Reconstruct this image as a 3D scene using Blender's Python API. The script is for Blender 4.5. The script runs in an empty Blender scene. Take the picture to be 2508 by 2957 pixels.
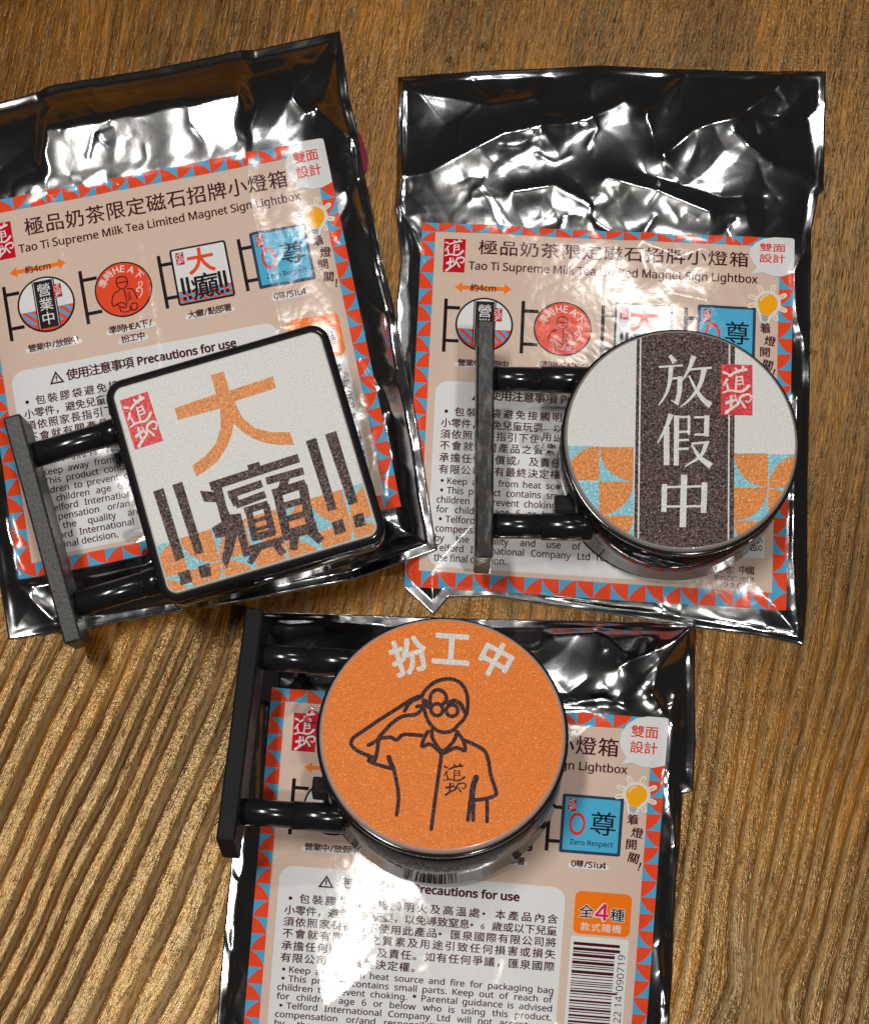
import bpy, math, random
import numpy as np
from mathutils import Matrix, Vector
from mathutils.geometry import tessellate_polygon

# ------------------------------------------------------------------ camera, world, lamps, exposure
S = 0.01                                   # the code works in centimetres; the scene is in metres
W, H, F = 2508, 2957, 6000.0               # photograph size in pixels, focal length in pixels
TH = math.radians(17.0); D = 36.4          # camera tilt from straight down, distance to the table (cm)
sc = bpy.context.scene
COL = sc.collection
cam_d = bpy.data.cameras.new('camera'); cam = bpy.data.objects.new('camera', cam_d); COL.objects.link(cam)
cam_d.sensor_fit = 'VERTICAL'; cam_d.sensor_height = 24.0; cam_d.lens = 24.0 * F / H
cam_d.clip_start = 0.01; cam_d.clip_end = 20.0
cam.location = (0, -D * math.sin(TH) * S, D * math.cos(TH) * S); cam.rotation_euler = (TH, 0, 0)
sc.camera = cam
world = bpy.data.worlds.new('World'); sc.world = world; world.use_nodes = True
bg = world.node_tree.nodes['Background']; bg.inputs[0].default_value = (1.0, 0.93, 0.86, 1); bg.inputs[1].default_value = 0.018

def lamp(name, loc, power, dia, col, long=None):
    d = bpy.data.lights.new(name, 'AREA'); d.shape = 'DISK'; d.size = dia; d.energy = power; d.color = col
    if long: d.shape = 'RECTANGLE'; d.size = long; d.size_y = dia
    o = bpy.data.objects.new(name, d); COL.objects.link(o); o.location = [c * S for c in loc]
    o.rotation_euler = (Vector((0, 0, 0)) - o.location).to_track_quat('-Z', 'Y').to_euler() if not long else (math.atan2(-loc[1], loc[2]), 0, 0)
    return o
lamp('ceiling_strip_lamp', (-33, 9, 150), 12.5, 0.36, (1.0, 0.96, 0.90), 0.10)
lamp('ceiling_strip_lamp', (28, 72, 150), 4.2, 0.05, (1.0, 0.97, 0.93), 0.3)
lamp('ceiling_lamp', (32, -48, 150), 8.0, 0.09, (1.0, 0.96, 0.90))
vs = sc.view_settings
vs.view_transform = 'Standard'; vs.look = 'None'; vs.exposure = 0.0; vs.gamma = 1.0; vs.use_curve_mapping = False

C = np.array([0, -D * math.sin(TH), D * math.cos(TH)])
AX = np.array([1.0, 0, 0]); AU = np.array([0, math.cos(TH), math.sin(TH)]); AV = -C / D
def rays(px, py):
    px = np.asarray(px, float).ravel(); py = np.asarray(py, float).ravel()
    return AV[None] * F + AX[None] * (px - W / 2)[:, None] - AU[None] * (py - H / 2)[:, None]
def unproj(px, py, z=0.0):
    d = rays(px, py); t = (np.asarray(z, float) - C[2]) / d[:, 2]
    return C + d * np.reshape(t, (-1, 1))
def proj(P):
    q = np.atleast_2d(P) - C; w = q @ AV
    return np.stack([W / 2 + F * (q @ AX) / w, H / 2 - F * (q @ AU) / w], 1)
def homog(src, dst):
    A = []
    for (x, y), (u, v) in zip(src, dst):
        A.append([x, y, 1, 0, 0, 0, -u * x, -u * y, -u]); A.append([0, 0, 0, x, y, 1, -v * x, -v * y, -v])
    return np.linalg.svd(np.array(A, float))[2][-1].reshape(3, 3)
def happly(Hm, p):
    p = np.atleast_2d(np.array(p, float)); q = np.c_[p, np.ones(len(p))] @ Hm.T
    return q[:, :2] / q[:, 2:]

# ------------------------------------------------------------------ noise
_rng = np.random.RandomState(7)
_PERM = _rng.permutation(512); _ANG = _rng.rand(512) * 2 * np.pi
def perlin(x, y, seed=0):
    xi = np.floor(x).astype(int); yi = np.floor(y).astype(int); fx = x - xi; fy = y - yi
    def g(ix, iy, dx, dy):
        a = _ANG[_PERM[(_PERM[(ix + seed * 57) % 512] + iy) % 512]]
        return np.cos(a) * dx + np.sin(a) * dy
    u = fx * fx * fx * (fx * (fx * 6 - 15) + 10); v = fy * fy * fy * (fy * (fy * 6 - 15) + 10)
    a = g(xi, yi, fx, fy); b = g(xi + 1, yi, fx - 1, fy); c = g(xi, yi + 1, fx, fy - 1); d = g(xi + 1, yi + 1, fx - 1, fy - 1)
    return (a + (b - a) * u) * (1 - v) + (c + (d - c) * u) * v
def facet(x, y, seed=0):
    """Random heights on a lattice of triangles, joined by flat planes: the creases of crumpled film."""
    x = x + .5 * y; xi = np.floor(x).astype(int); yi = np.floor(y).astype(int); fx = x - xi; fy = y - yi
    def h(ix, iy): return _ANG[_PERM[(_PERM[(ix + seed * 57) % 512] + iy) % 512]] / np.pi - 1
    a = h(xi, yi); b = h(xi + 1, yi); c = h(xi, yi + 1); d = h(xi + 1, yi + 1)
    flip = h(xi + 91, yi + 37) > 0
    t1 = np.where(fx + fy < 1, a + (b - a) * fx + (c - a) * fy, d + (c - d) * (1 - fx) + (b - d) * (1 - fy))
    t2 = np.where(fx > fy, a + (b - a) * fx + (d - b) * fy, a + (c - a) * fy + (d - c) * fx)
    return np.where(flip, t1, t2)
def sstep(a, b, x):
    t = np.clip((x - a) / (b - a), 0, 1); return t * t * (3 - 2 * t)
def seg_dist(px, py, pts, closed=False):
    pts = np.array(pts, float); n = len(pts); best = np.full(np.shape(px), 1e9)
    for i in range(n if closed else n - 1):
        a = pts[i]; b = pts[(i + 1) % n]; ab = b - a; L = max(ab @ ab, 1e-9)
        t = np.clip(((px - a[0]) * ab[0] + (py - a[1]) * ab[1]) / L, 0, 1)
        best = np.minimum(best, np.hypot(px - a[0] - t * ab[0], py - a[1] - t * ab[1]))
    return best
def inside(px, py, pts):
    pts = np.array(pts, float); r = np.zeros(np.shape(px), bool); n = len(pts)
    for i in range(n):
        x0, y0 = pts[i]; x1, y1 = pts[(i + 1) % n]
        if y0 == y1: continue
        c = ((y0 > py) != (y1 > py)) & (px < (x1 - x0) * (py - y0) / (y1 - y0) + x0); r ^= c
    return r

# ------------------------------------------------------------------ materials
def mat(name):
    m = bpy.data.materials.new(name); m.use_nodes = True
    nt = m.node_tree; return m, nt, nt.nodes['Principled BSDF']
def node(nt, typ, **kw):
    n = nt.nodes.new(typ)
    for k, v in kw.items():
        if k.startswith('i_'):
            key = k[2:]; key = int(key) if key.isdigit() else key.replace('_', ' ')
            n.inputs[key].default_value = v
        else: setattr(n, k, v)
    return n
def add_bump(nt, b, scale, strength, dist, detail=2.0, prev=None):
    tc = node(nt, 'ShaderNodeTexCoord'); nz = node(nt, 'ShaderNodeTexNoise', i_Scale=scale, i_Detail=detail)
    nt.links.new(tc.outputs['Object'], nz.inputs['Vector'])
    bp = node(nt, 'ShaderNodeBump', i_Strength=strength, i_Distance=dist)
    nt.links.new(nz.outputs['Fac'], bp.inputs['Height'])
    if prev is not None: nt.links.new(prev.outputs[0], bp.inputs['Normal'])
    nt.links.new(bp.outputs[0], b.inputs['Normal'])
    return bp
_pm = {}
def print_mat(name, col):                       # glossy laminated paper
    if name in _pm: return _pm[name]
    m, nt, b = mat('label_' + name)
    b.inputs['Base Color'].default_value = (*col, 1); b.inputs['Roughness'].default_value = 0.16
    b.inputs['IOR'].default_value = 1.5
    bp = add_bump(nt, b, 1500, 0.22, 0.00004)
    add_bump(nt, b, 420, 0.10, 0.0001, prev=bp)
    _pm[name] = m; return m
def plastic(name, col, rough, grain=0.0, gscale=3000, coat=0.0, spec=0.5):
    m, nt, b = mat(name)
    b.inputs['Base Color'].default_value = (*col, 1); b.inputs['Roughness'].default_value = rough
    b.inputs['IOR'].default_value = 1.5; b.inputs['Specular IOR Level'].default_value = spec; b.inputs['Coat Weight'].default_value = coat
    if grain: add_bump(nt, b, gscale, grain, 0.0001, 3.0)
    return m
def sparkle(name, col, dark=0.62, light=1.45, amount=1.0, scale=2900.0):   # frosted print full of fine glitter
    m, nt, b = mat('frosted_' + name)
    tc = node(nt, 'ShaderNodeTexCoord')
    nz = node(nt, 'ShaderNodeTexNoise', i_Scale=scale, i_Detail=1.5, i_Roughness=0.6)
    nt.links.new(tc.outputs['Object'], nz.inputs['Vector'])
    rp = node(nt, 'ShaderNodeValToRGB')
    rp.color_ramp.elements[0].position = 0.36; rp.color_ramp.elements[1].position = 0.66
    rp.color_ramp.elements[0].color = tuple(min(1, c * dark) for c in col) + (1,)
    rp.color_ramp.elements[1].color = tuple(min(0.9, c * light) for c in col) + (1,)
    e3 = rp.color_ramp.elements.new(0.72); e3.color = tuple(min(0.9, c * light * 1.3 + 0.12) for c in col) + (1,)
    nt.links.new(nz.outputs['Fac'], rp.inputs['Fac']); nt.links.new(rp.outputs['Color'], b.inputs['Base Color'])
    b.inputs['Roughness'].default_value = 0.42; b.inputs['Specular IOR Level'].default_value = 0.3 if max(col) > 0.2 else 0.1
    bp = node(nt, 'ShaderNodeBump', i_Strength=0.6 * amount, i_Distance=0.00014)
    nt.links.new(nz.outputs['Fac'], bp.inputs['Height']); nt.links.new(bp.outputs[0], b.inputs['Normal'])
    return m
# label inks
BEIGE = print_mat('beige', (0.60, 0.455, 0.375)); WHITE = print_mat('white', (0.66, 0.665, 0.67))
RED = print_mat('red', (0.72, 0.065, 0.022)); BLUE = print_mat('blue', (0.075, 0.34, 0.56)); MAROON = print_mat('maroon', (0.06, 0.006, 0.012))
BLACK = print_mat('black', (0.012, 0.01, 0.012)); SEAL = print_mat('seal', (0.50, 0.006, 0.018)); ORANGE = print_mat('orange', (0.82, 0.175, 0.008))
YEL = print_mat('yellow', (0.85, 0.37, 0.012)); SKY = print_mat('sky', (0.07, 0.38, 0.60)); NAVY = print_mat('navy', (0.03, 0.05, 0.10))
MAG = print_mat('magenta', (0.62, 0.015, 0.09)); DMAG = print_mat('dark_magenta', (0.16, 0.008, 0.035)); GREY = print_mat('grey', (0.20, 0.20, 0.20)); INKR = print_mat('ink_red', (0.66, 0.035, 0.02)); BAND = print_mat('band', (0.02, 0.012, 0.014))
# sign inks
F_WHITE = sparkle('white', (0.555, 0.555, 0.54), 0.93, 1.22, 0.6, 5000.0); F_ORANGE = sparkle('orange', (0.60, 0.205, 0.042), 0.75, 1.35)
F_BLUE = sparkle('blue', (0.20, 0.47, 0.56), 0.75, 1.3); F_BROWN = sparkle('brown', (0.055, 0.036, 0.034), 0.2, 3.0, 1.3); F_RED = sparkle('red', (0.55, 0.022, 0.03), 0.6, 1.7)
F_FULL = sparkle('full_orange', (0.67, 0.165, 0.012), 0.88, 1.2, 0.9, 3600.0); F_LINE = sparkle('line', (0.035, 0.018, 0.022), 0.6, 1.8, 0.6); F_LETTER = sparkle('letter', (0.60, 0.595, 0.58), 0.88, 1.12, 0.6)
GLOSS = plastic('black_gloss_plastic', (0.012, 0.012, 0.013), 0.1, spec=0.35)
TUBE = plastic('black_tube_plastic', (0.010, 0.010, 0.011), 0.16)
GRAIN = plastic('black_grained_plastic', (0.022, 0.022, 0.023), 0.42, 0.8, 1800, spec=0.3)
SCUFF = plastic('black_scuffed_plastic', (0.02, 0.02, 0.022), 0.26, 0.35, 500, spec=0.3)
def scuff(m, sx, lo, hi, light):                 # worn streaks and specks in the black plastic
    nt = m.node_tree; b = nt.nodes['Principled BSDF']; tc = node(nt, 'ShaderNodeTexCoord'); mp = node(nt, 'ShaderNodeMapping'); mp.inputs['Scale'].default_value = sx
    nz = node(nt, 'ShaderNodeTexNoise', i_Scale=900.0, i_Detail=4.0, i_Roughness=0.7); rp = node(nt, 'ShaderNodeValToRGB')
    rp.color_ramp.elements[0].position = lo; rp.color_ramp.elements[0].color = (.012, .012, .013, 1); rp.color_ramp.elements[1].position = hi; rp.color_ramp.elements[1].color = (light, light, light * .97, 1)
    nt.links.new(tc.outputs['Object'], mp.inputs['Vector']); nt.links.new(mp.outputs[0], nz.inputs['Vector']); nt.links.new(nz.outputs['Fac'], rp.inputs['Fac']); nt.links.new(rp.outputs['Color'], b.inputs['Base Color'])
scuff(SCUFF, (1, .25, 1), .5, .68, .10); scuff(GRAIN, (2.2, 2.2, 2.2), .48, .72, .055)
PLAIN = plastic('black_plain_plastic', (0.008, 0.008, 0.009), 0.5, spec=0.12)
ACRYL = plastic('grey_acrylic_edge', (0.26, 0.235, 0.225), 0.22, coat=0.4)
ACRYW = plastic('warm_acrylic_edge', (0.40, 0.30, 0.27), 0.22, coat=0.4)
def film_mat():
    m, nt, b = mat('metallised_film')
    b.inputs['Metallic'].default_value = 1.0; b.inputs['Base Color'].default_value = (0.53, 0.535, 0.55, 1); b.inputs['Roughness'].default_value = 0.165
    bp = add_bump(nt, b, 140, 0.05, 0.0008, 2.0); add_bump(nt, b, 1500, 0.10, 0.00006, prev=bp)
    return m
FILM = film_mat()
CUT, _nt, _b = mat('film_cut_edge'); _b.inputs['Base Color'].default_value = (0.55, 0.55, 0.55, 1); _b.inputs['Roughness'].default_value = 0.3; _b.inputs['Metallic'].default_value = 0.6
CLEAR, _nt, _b = mat('clear_film'); _b.inputs['Transmission Weight'].default_value = 1.0; _b.inputs['Roughness'].default_value = 0.04; _b.inputs['IOR'].default_value = 1.3; _b.inputs['Base Color'].default_value = (0.93, 0.93, 0.93, 1)

# ------------------------------------------------------------------ mesh helpers
def mk_mesh(name, V, T, mats, midx=None, normals=None, smooth=True, quads=None):
    me = bpy.data.meshes.new(name)
    V = np.asarray(V, np.float32) * S; faces = np.asarray(T, np.int32); k = faces.shape[1]; n = len(faces)
    me.vertices.add(len(V)); me.vertices.foreach_set('co', V.ravel())
    me.loops.add(n * k); me.loops.foreach_set('vertex_index', faces.ravel())
    me.polygons.add(n); me.polygons.foreach_set('loop_start', np.arange(0, n * k, k, dtype=np.int32))
    for m in mats: me.materials.append(m)
    if midx is not None: me.polygons.foreach_set('material_index', np.asarray(midx, np.int32))
    me.polygons.foreach_set('use_smooth', np.full(n, smooth))
    me.update(calc_edges=True); me.validate()
    if normals is not None: me.normals_split_custom_set_from_vertices(np.asarray(normals, np.float32).tolist())
    return me
def link(name, me, parent=None):
    o = bpy.data.objects.new(name, me); COL.objects.link(o)
    if parent is not None: o.parent = parent
    return o
def pydata(name, V, Fs, mats, parent=None, smooth=False, midx=None):
    me = bpy.data.meshes.new(name); me.from_pydata([tuple(float(c) * S for c in v) for v in V], [], [tuple(f) for f in Fs])
    for m in mats: me.materials.append(m)
    for i, p in enumerate(me.polygons):
        p.use_smooth = smooth
        if midx is not None: p.material_index = midx[i]
    me.update(); return link(name, me, parent)

# ------------------------------------------------------------------ flat print: triangles in 2-D
import os
try: SANS = bpy.data.fonts.load(os.path.join(bpy.utils.system_resource('DATAFILES', path='fonts'), 'NotoSansMath-Regular.woff2'))
except Exception: SANS = None
_tc = {}
def text_tris(s, bold=0.0):
    key = s
    if key in _tc: return _tc[key]
    cu = bpy.data.curves.new('t', 'FONT'); cu.body = s; cu.size = 1.0; cu.resolution_u = 3; cu.dimensions = '2D'; cu.fill_mode = 'BOTH'
    if SANS is not None and all(ord(c) < 0x2000 for c in s): cu.font = SANS
    ob = bpy.data.objects.new('t', cu); COL.objects.link(ob)
    dg = bpy.context.evaluated_depsgraph_get(); ev = ob.evaluated_get(dg); me = ev.to_mesh(); me.calc_loop_triangles()
    co = np.zeros(len(me.vertices) * 3, np.float32); me.vertices.foreach_get('co', co); co = co.reshape(-1, 3)[:, :2].astype(float)
    ti = np.zeros(len(me.loop_triangles) * 3, np.int32); me.loop_triangles.foreach_get('vertices', ti)
    r = co[ti.reshape(-1, 3)]
    ev.to_mesh_clear(); bpy.data.objects.remove(ob); bpy.data.curves.remove(cu)
    _tc[key] = r; return r
def box2(t): p = t.reshape(-1, 2); return p.min(0), p.max(0)
_ref = box2(text_tris('國')); REFW = _ref[1][0] - _ref[0][0]; REFC = (_ref[0] + _ref[1]) / 2
CAP = box2(text_tris('H'))[1][1]
def catmull(pts, n=6):
    p = np.array(pts, float)
    if len(p) < 3: return p
    q = np.vstack([2 * p[0] - p[1], p, 2 * p[-1] - p[-2]]); out = []
    for i in range(1, len(q) - 2):
        for k in range(n):
            t = k / n
            out.append(0.5 * (2 * q[i] + (q[i + 1] - q[i - 1]) * t + (2 * q[i - 1] - 5 * q[i] + 4 * q[i + 1] - q[i + 2]) * t * t + (3 * q[i] - q[i - 1] - 3 * q[i + 1] + q[i + 2]) * t ** 3))
    out.append(p[-1]); return np.array(out)
class Print:
    """Coloured flat shapes; every entry is (triangles n x 3 x 2, material, layer). y runs downwards."""
    def __init__(self, name): self.name = name; self.items = []
    def tris(self, t, m, lay): self.items.append((np.asarray(t, float), m, lay)); return self
    def poly(self, pts, m, lay, holes=()):
        loops = [[Vector((x, y, 0)) for x, y in pts]] + [[Vector((x, y, 0)) for x, y in h] for h in holes]
        flat = np.array([(v.x, v.y) for l in loops for v in l]); t = tessellate_polygon(loops)
        return self.tris(flat[np.array(t)], m, lay)
    def rect(self, x0, y0, x1, y1, m, lay): return self.poly([(x0, y0), (x1, y0), (x1, y1), (x0, y1)], m, lay)
    def rrect(self, x0, y0, x1, y1, r, m, lay, n=6):
        p = []
        for cx, cy, a0 in ((x1 - r, y0 + r, -90), (x1 - r, y1 - r, 0), (x0 + r, y1 - r, 90), (x0 + r, y0 + r, 180)):
            for k in range(n + 1):
                a = math.radians(a0 + 90 * k / n); p.append((cx + r * math.cos(a), cy + r * math.sin(a)))
        return self.poly(p, m, lay)
    def disc(self, cx, cy, r, m, lay, n=40, ry=None):
        ry = ry or r
        return self.poly([(cx + r * math.cos(2 * math.pi * k / n), cy + ry * math.sin(2 * math.pi * k / n)) for k in range(n)], m, lay)
    def quarter(self, cx, cy, rx, ry, m, lay, n=8, pw=1.0):          # quarter ellipse centred on a cell's corner; signs of rx, ry give the side
        return self.poly([(cx, cy)] + [(cx + rx * math.cos(math.pi / 2 * k / n) ** pw, cy + ry * math.sin(math.pi / 2 * k / n) ** pw) for k in range(n + 1)], m, lay)
    def stroke(self, pts, w, m, lay, w2=None, curve=True, cap=True):
        p = catmull(pts) if curve and len(pts) > 2 else np.array(pts, float)
        if len(p) == 2 and w2 is not None: p = np.array([p[0] + (p[1] - p[0]) * k / 4 for k in range(5)])
        ww = np.linspace(w, w if w2 is None else w2, len(p)) / 2
        d = np.gradient(p, axis=0); d /= np.maximum(np.linalg.norm(d, axis=1), 1e-9)[:, None]; nrm = np.stack([-d[:, 1], d[:, 0]], 1)
        a = p + nrm * ww[:, None]; b = p - nrm * ww[:, None]; t = []
        for i in range(len(p) - 1): t += [(a[i], b[i], b[i + 1]), (a[i], b[i + 1], a[i + 1])]
        if cap:
            for e, sg in ((0, -1), (len(p) - 1, 1)):
                base = math.atan2(d[e][1] * sg, d[e][0] * sg)
                arc = [p[e] + ww[e] * np.array([math.cos(base - math.pi / 2 + math.pi * k / 6), math.sin(base - math.pi / 2 + math.pi * k / 6)]) for k in range(7)]
                for k in range(6): t.append((p[e], arc[k], arc[k + 1]))
        return self.tris(np.array(t), m, lay)
    def ring(self, cx, cy, r, w, m, lay, n=24):
        o = [(cx + (r + w / 2) * math.cos(2 * math.pi * k / n), cy + (r + w / 2) * math.sin(2 * math.pi * k / n)) for k in range(n)]
        i = [(cx + (r - w / 2) * math.cos(2 * math.pi * k / n), cy + (r - w / 2) * math.sin(2 * math.pi * k / n)) for k in range(n)]
        t = []
        for k in range(n):
            j = (k + 1) % n; t += [(o[k], i[k], i[j]), (o[k], i[j], o[j])]
        return self.tris(np.array(t), m, lay)
    def glyph(self, ch, cx, cy, size, m, lay, rot=0.0, bold=0.0, sx=1.0):  # one full-width character in a box of the given size
        t = (text_tris(ch, bold) - REFC) * (size * 0.93 / REFW); t = t * np.array([sx, -1.0])
        if rot:
            c, s = math.cos(math.radians(rot)), math.sin(math.radians(rot)); t = t @ np.array([[c, s], [-s, c]])
        return self.over(t + np.array([cx, cy]), m, lay, bold * size * 1.2)
    def over(self, t, m, lay, d):                                          # overprint with small shifts to thicken the strokes
        if d <= 0: return self.tris(t, m, lay)
        for dx, dy in (((-1, 0), (1, 0), (0, -.8), (0, .8)) if d < 0.1 else [(math.cos(k * math.pi / 4), math.sin(k * math.pi / 4)) for k in range(8)]): self.tris(t + np.array([dx, dy]) * d, m, lay)
        return self
    def row(self, s, x0, x1, cy, size, m, lay, bold=0.0):                  # characters spread evenly from x0 to x1
        n = len(s); st = (x1 - x0 - size) / max(n - 1, 1)
        for k, ch in enumerate(s):
            if ch != ' ': self.glyph(ch, x0 + size / 2 + k * st, cy, size, m, lay, bold=bold)
        return self
    def latin(self, s, x0, yb, cap, m, lay, bold=0.0, width=None, align='l', rot=0.0, at=None):
        t = text_tris(s, bold) * (cap / CAP) * np.array([1, -1.0]); lo, hi = box2(t); t = t - np.array([lo[0], 0])
        w = hi[0] - lo[0]
        if width: t = t * np.array([width / w, 1]); w = width
        if align == 'c': t = t - np.array([w / 2, 0])
        if align == 'r': t = t - np.array([w, 0])
        if rot:
            c, q = math.cos(math.radians(rot)), math.sin(math.radians(rot)); t = t @ np.array([[c, q], [-q, c]])
        return self.over(t + np.array([x0, yb]), m, lay, bold * cap * 1.4)
    def justify(self, s, x0, x1, yb, cap, m, lay, bold=0.0, squeeze=1.0):
        ws = s.split(' '); tr = []
        for w_ in ws:
            t = text_tris(w_, bold) * (cap / CAP) * np.array([squeeze, -1.0]); lo, hi = box2(t); tr.append((t - np.array([lo[0], 0]), hi[0] - lo[0]))
        tot = sum(w_ for _, w_ in tr); gap = (x1 - x0 - tot) / max(len(ws) - 1, 1); x = x0
        if gap < cap * 0.25:
            f = (x1 - x0 - cap * 0.3 * (len(ws) - 1)) / tot; tr = [(t * np.array([f, 1]), w_ * f) for t, w_ in tr]; gap = cap * 0.3
        for t, w_ in tr: self.over(t + np.array([x, yb]), m, lay, bold * cap * 1.4); x += w_ + gap
        return self
    def merge(self, other, fn, dl=0):
        for t, m, l in other.items: self.items.append((fn(t.reshape(-1, 2)).reshape(-1, 3, 2), m, l + dl))
        return self

SEALQ = [(475, 290), (800, 315), (765, 832), (432, 805)]
def seal_glyphs(m, lay=1):
    p = Print('seal'); s = lambda pts, a, b=None: p.stroke(pts, a, m, lay, b)
    s([(498, 374), (537, 392)], 30, 20); s([(553, 412), (640, 372), (732, 358)], 26, 30); s([(622, 342), (655, 380)], 22); s([(702, 328), (688, 365)], 28, 20)
    s([(625, 425), (608, 562)], 20); s([(684, 425), (690, 505)], 16); s([(622, 432), (684, 427)], 13); s([(622, 466), (684, 462)], 13); s([(620, 502), (686, 500)], 13)
    s([(527, 448), (483, 503)], 26, 18); s([(520, 492), (532, 560)], 20, 26); s([(473, 577), (560, 562), (650, 578), (700, 562), (748, 524)], 16, 32)
    s([(503, 684), (588, 664)], 34, 26); s([(557, 620), (543, 735)], 30, 24); s([(488, 788), (545, 750), (612, 712), (640, 690)], 34, 16)
    s([(594, 614), (622, 712)], 13, 18); s([(622, 712), (650, 640), (682, 618)], 20, 26); s([(668, 622), (735, 612), (766, 645), (735, 690), (704, 678)], 26, 14); s([(650, 668), (690, 742)], 16, 26)
    return p
def put_seal(dst, quad, mr, mw, lay, frame=True):
    if frame: dst.poly(quad, mr, lay)
    Hm = homog(SEALQ, quad); dst.merge(seal_glyphs(mw, 0), lambda q: happly(Hm, q), lay + 1)

# ------------------------------------------------------------------ the printed label, in units of 1/100 of its width, y down, 104 high
LW, LH = 100.0, 104.0
def label_prints():
    out = []
    def new(n): p = Print(n); out.append(p); return p
    b = new('border_pattern'); th = 3.7
    b.rect(0, 0, 100, th, BLUE, 1); b.rect(0, LH - th, 100, LH, BLUE, 1); b.rect(0, th, th, LH - th, BLUE, 1); b.rect(100 - th, th, 100, LH - th, BLUE, 1)
    n = 22; w = 100 / n; g = 0.12
    for k in range(n):
        x = k * w
        if k < 20:
            b.quarter(x, th if k % 2 == 0 else 0, w - g, -th if k % 2 == 0 else th, RED, 2, pw=1.35)
        b.quarter(x + w, LH - th if k % 2 == 0 else LH, -w + g, th if k % 2 == 0 else -th, RED, 2, pw=1.35)
    n = 21; hh = (LH - 2 * th) / n
    for k in range(n):
        y = th + k * hh
        b.quarter(th if k % 2 == 0 else 0, y + hh, -th if k % 2 == 0 else th, -hh + g, RED, 2, pw=1.35)
        b.quarter(100 if k % 2 == 0 else 100 - th, y, -th if k % 2 == 0 else th, hh - g, RED, 2, pw=1.35)
    s = new('red_seal'); put_seal(s, [(6.2, 6.6), (12.1, 6.6), (12.1, 17.1), (6.2, 17.1)], SEAL, WHITE, 1)
    t = new('title_text'); t.row('極品奶茶限定磁石招牌小燈箱', 15.8, 88.0, 9.35, 4.9, MAROON, 1, 0.010)
    t.latin('Tao Ti Supreme Milk Tea Limited Magnet Sign Lightbox', 13.2, 16.1, 2.25, MAROON, 1, 0.022, width=77.4)
    a = new('size_arrow'); y = 21.3
    a.poly([(9.7, y), (11.7, y - 1.5), (11.7, y - .55), (23.1, y - .55), (23.1, y - 1.5), (25.1, y), (23.1, y + 1.5), (23.1, y + .55), (11.7, y + .55), (11.7, y + 1.5)], ORANGE, 1)
    a.glyph('約', 15.0, y, 2.1, MAROON, 2, bold=0.02); a.latin('4cm', 16.2, y + .85, 1.75, MAROON, 2, 0.018)
    def bracket(p, px, x1, y0, y1, ya, yb):
        p.stroke([(px, y0), (px, y1)], 0.95, BLACK, 1, cap=False); p.stroke([(px + .4, ya), (x1, ya)], 0.95, BLACK, 2, cap=False); p.stroke([(px + .4, yb), (x1, yb)], 0.95, BLACK, 2, cap=False)
    def clipc(pts, cx, cy, r):
        return [(cx + (x - cx) * min(1, r / max(math.hypot(x - cx, y - cy), 1e-6)), cy + (y - cy) * min(1, r / max(math.hypot(x - cx, y - cy), 1e-6))) for x, y in pts]
    def minipat(p, x0, x1, y0, y1, c, lay, circ=None):
        ny = max(1, round((y1 - y0) / c)); nx = max(1, round((x1 - x0) / c)); cw = (x1 - x0) / nx; chh = (y1 - y0) / ny
        for j in range(ny):
            for i in range(nx):
                X = x0 + i * cw; Y = y0 + j * chh; k = (i + j) % 2
                q = [(X, Y), (X + cw, Y), (X + cw, Y + chh)] if k else [(X, Y + chh), (X, Y), (X + cw, Y + chh)]
                if circ: q = clipc(q, *circ)
                p.poly(q, BLUE, lay)
    # picture 1
    p = new('product_picture'); cx, cy, r = 18.1, 31.8, 7.8
    bracket(p, 7.5, 11.4, 24.7, 40.2, 27.2, 36.8); p.disc(cx, cy, r, BLACK, 3); p.disc(cx, cy, r - .5, WHITE, 4)
    n = 24; rr = r - .5; a0 = math.asin(1.3 / rr)
    p.poly([(cx + rr * math.cos(a0 + (math.pi - 2 * a0) * k / n), cy + rr * math.sin(a0 + (math.pi - 2 * a0) * k / n)) for k in range(n + 1)], RED, 5)
    minipat(p, cx - 7, cx - 3, cy + 1.4, cy + 5.2, 1.3, 6, (cx, cy, rr)); minipat(p, cx + 3, cx + 7, cy + 1.4, cy + 5.2, 1.3, 6, (cx, cy, rr))
    hb = 3.0; yy = math.sqrt(rr * rr - hb * hb); p.rect(cx - hb, cy - yy, cx + hb, cy + yy, BAND, 7)
    for q in (-2.6, 2.6): p.rect(cx + q - .07, cy - yy, cx + q + .07, cy + yy, WHITE, 8)
    for k, ch in enumerate('營業中'): p.glyph(ch, cx, cy - 3.9 + k * 4.0, 3.5, WHITE, 8, bold=0.004)
    put_seal(p, [(cx + 2.5, cy - 4.9), (cx + 4.7, cy - 4.9), (cx + 4.7, cy - 1.2), (cx + 2.5, cy - 1.2)], SEAL, WHITE, 9)
    # picture 2
    p = new('product_picture'); cx, cy = 39.2, 31.9
    bracket(p, 28.4, 32.6, 24.4, 39.6, 27.2, 36.8); p.disc(cx, cy, r, BLACK, 3); p.disc(cx, cy, r - .4, RED, 4)
    for k, ch in enumerate(['準', '時', 'H', 'E', 'A', '下']):
        an = math.radians((-62, -36, -12, 8, 29, 55)[k]); X = cx + 5.7 * math.sin(an); Y = cy - 5.7 * math.cos(an)
        p.glyph(ch, X, Y, 2.3 if len(ch.encode()) > 1 else 2.3, WHITE, 5, rot=math.degrees(an), bold=0.01) if len(ch.encode()) > 1 else p.latin(ch, X - .75 * math.cos(an) - .9 * math.sin(an), Y - .75 * math.sin(an) + .9 * math.cos(an), 1.9, WHITE, 5, 0.015, rot=math.degrees(an))
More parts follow.
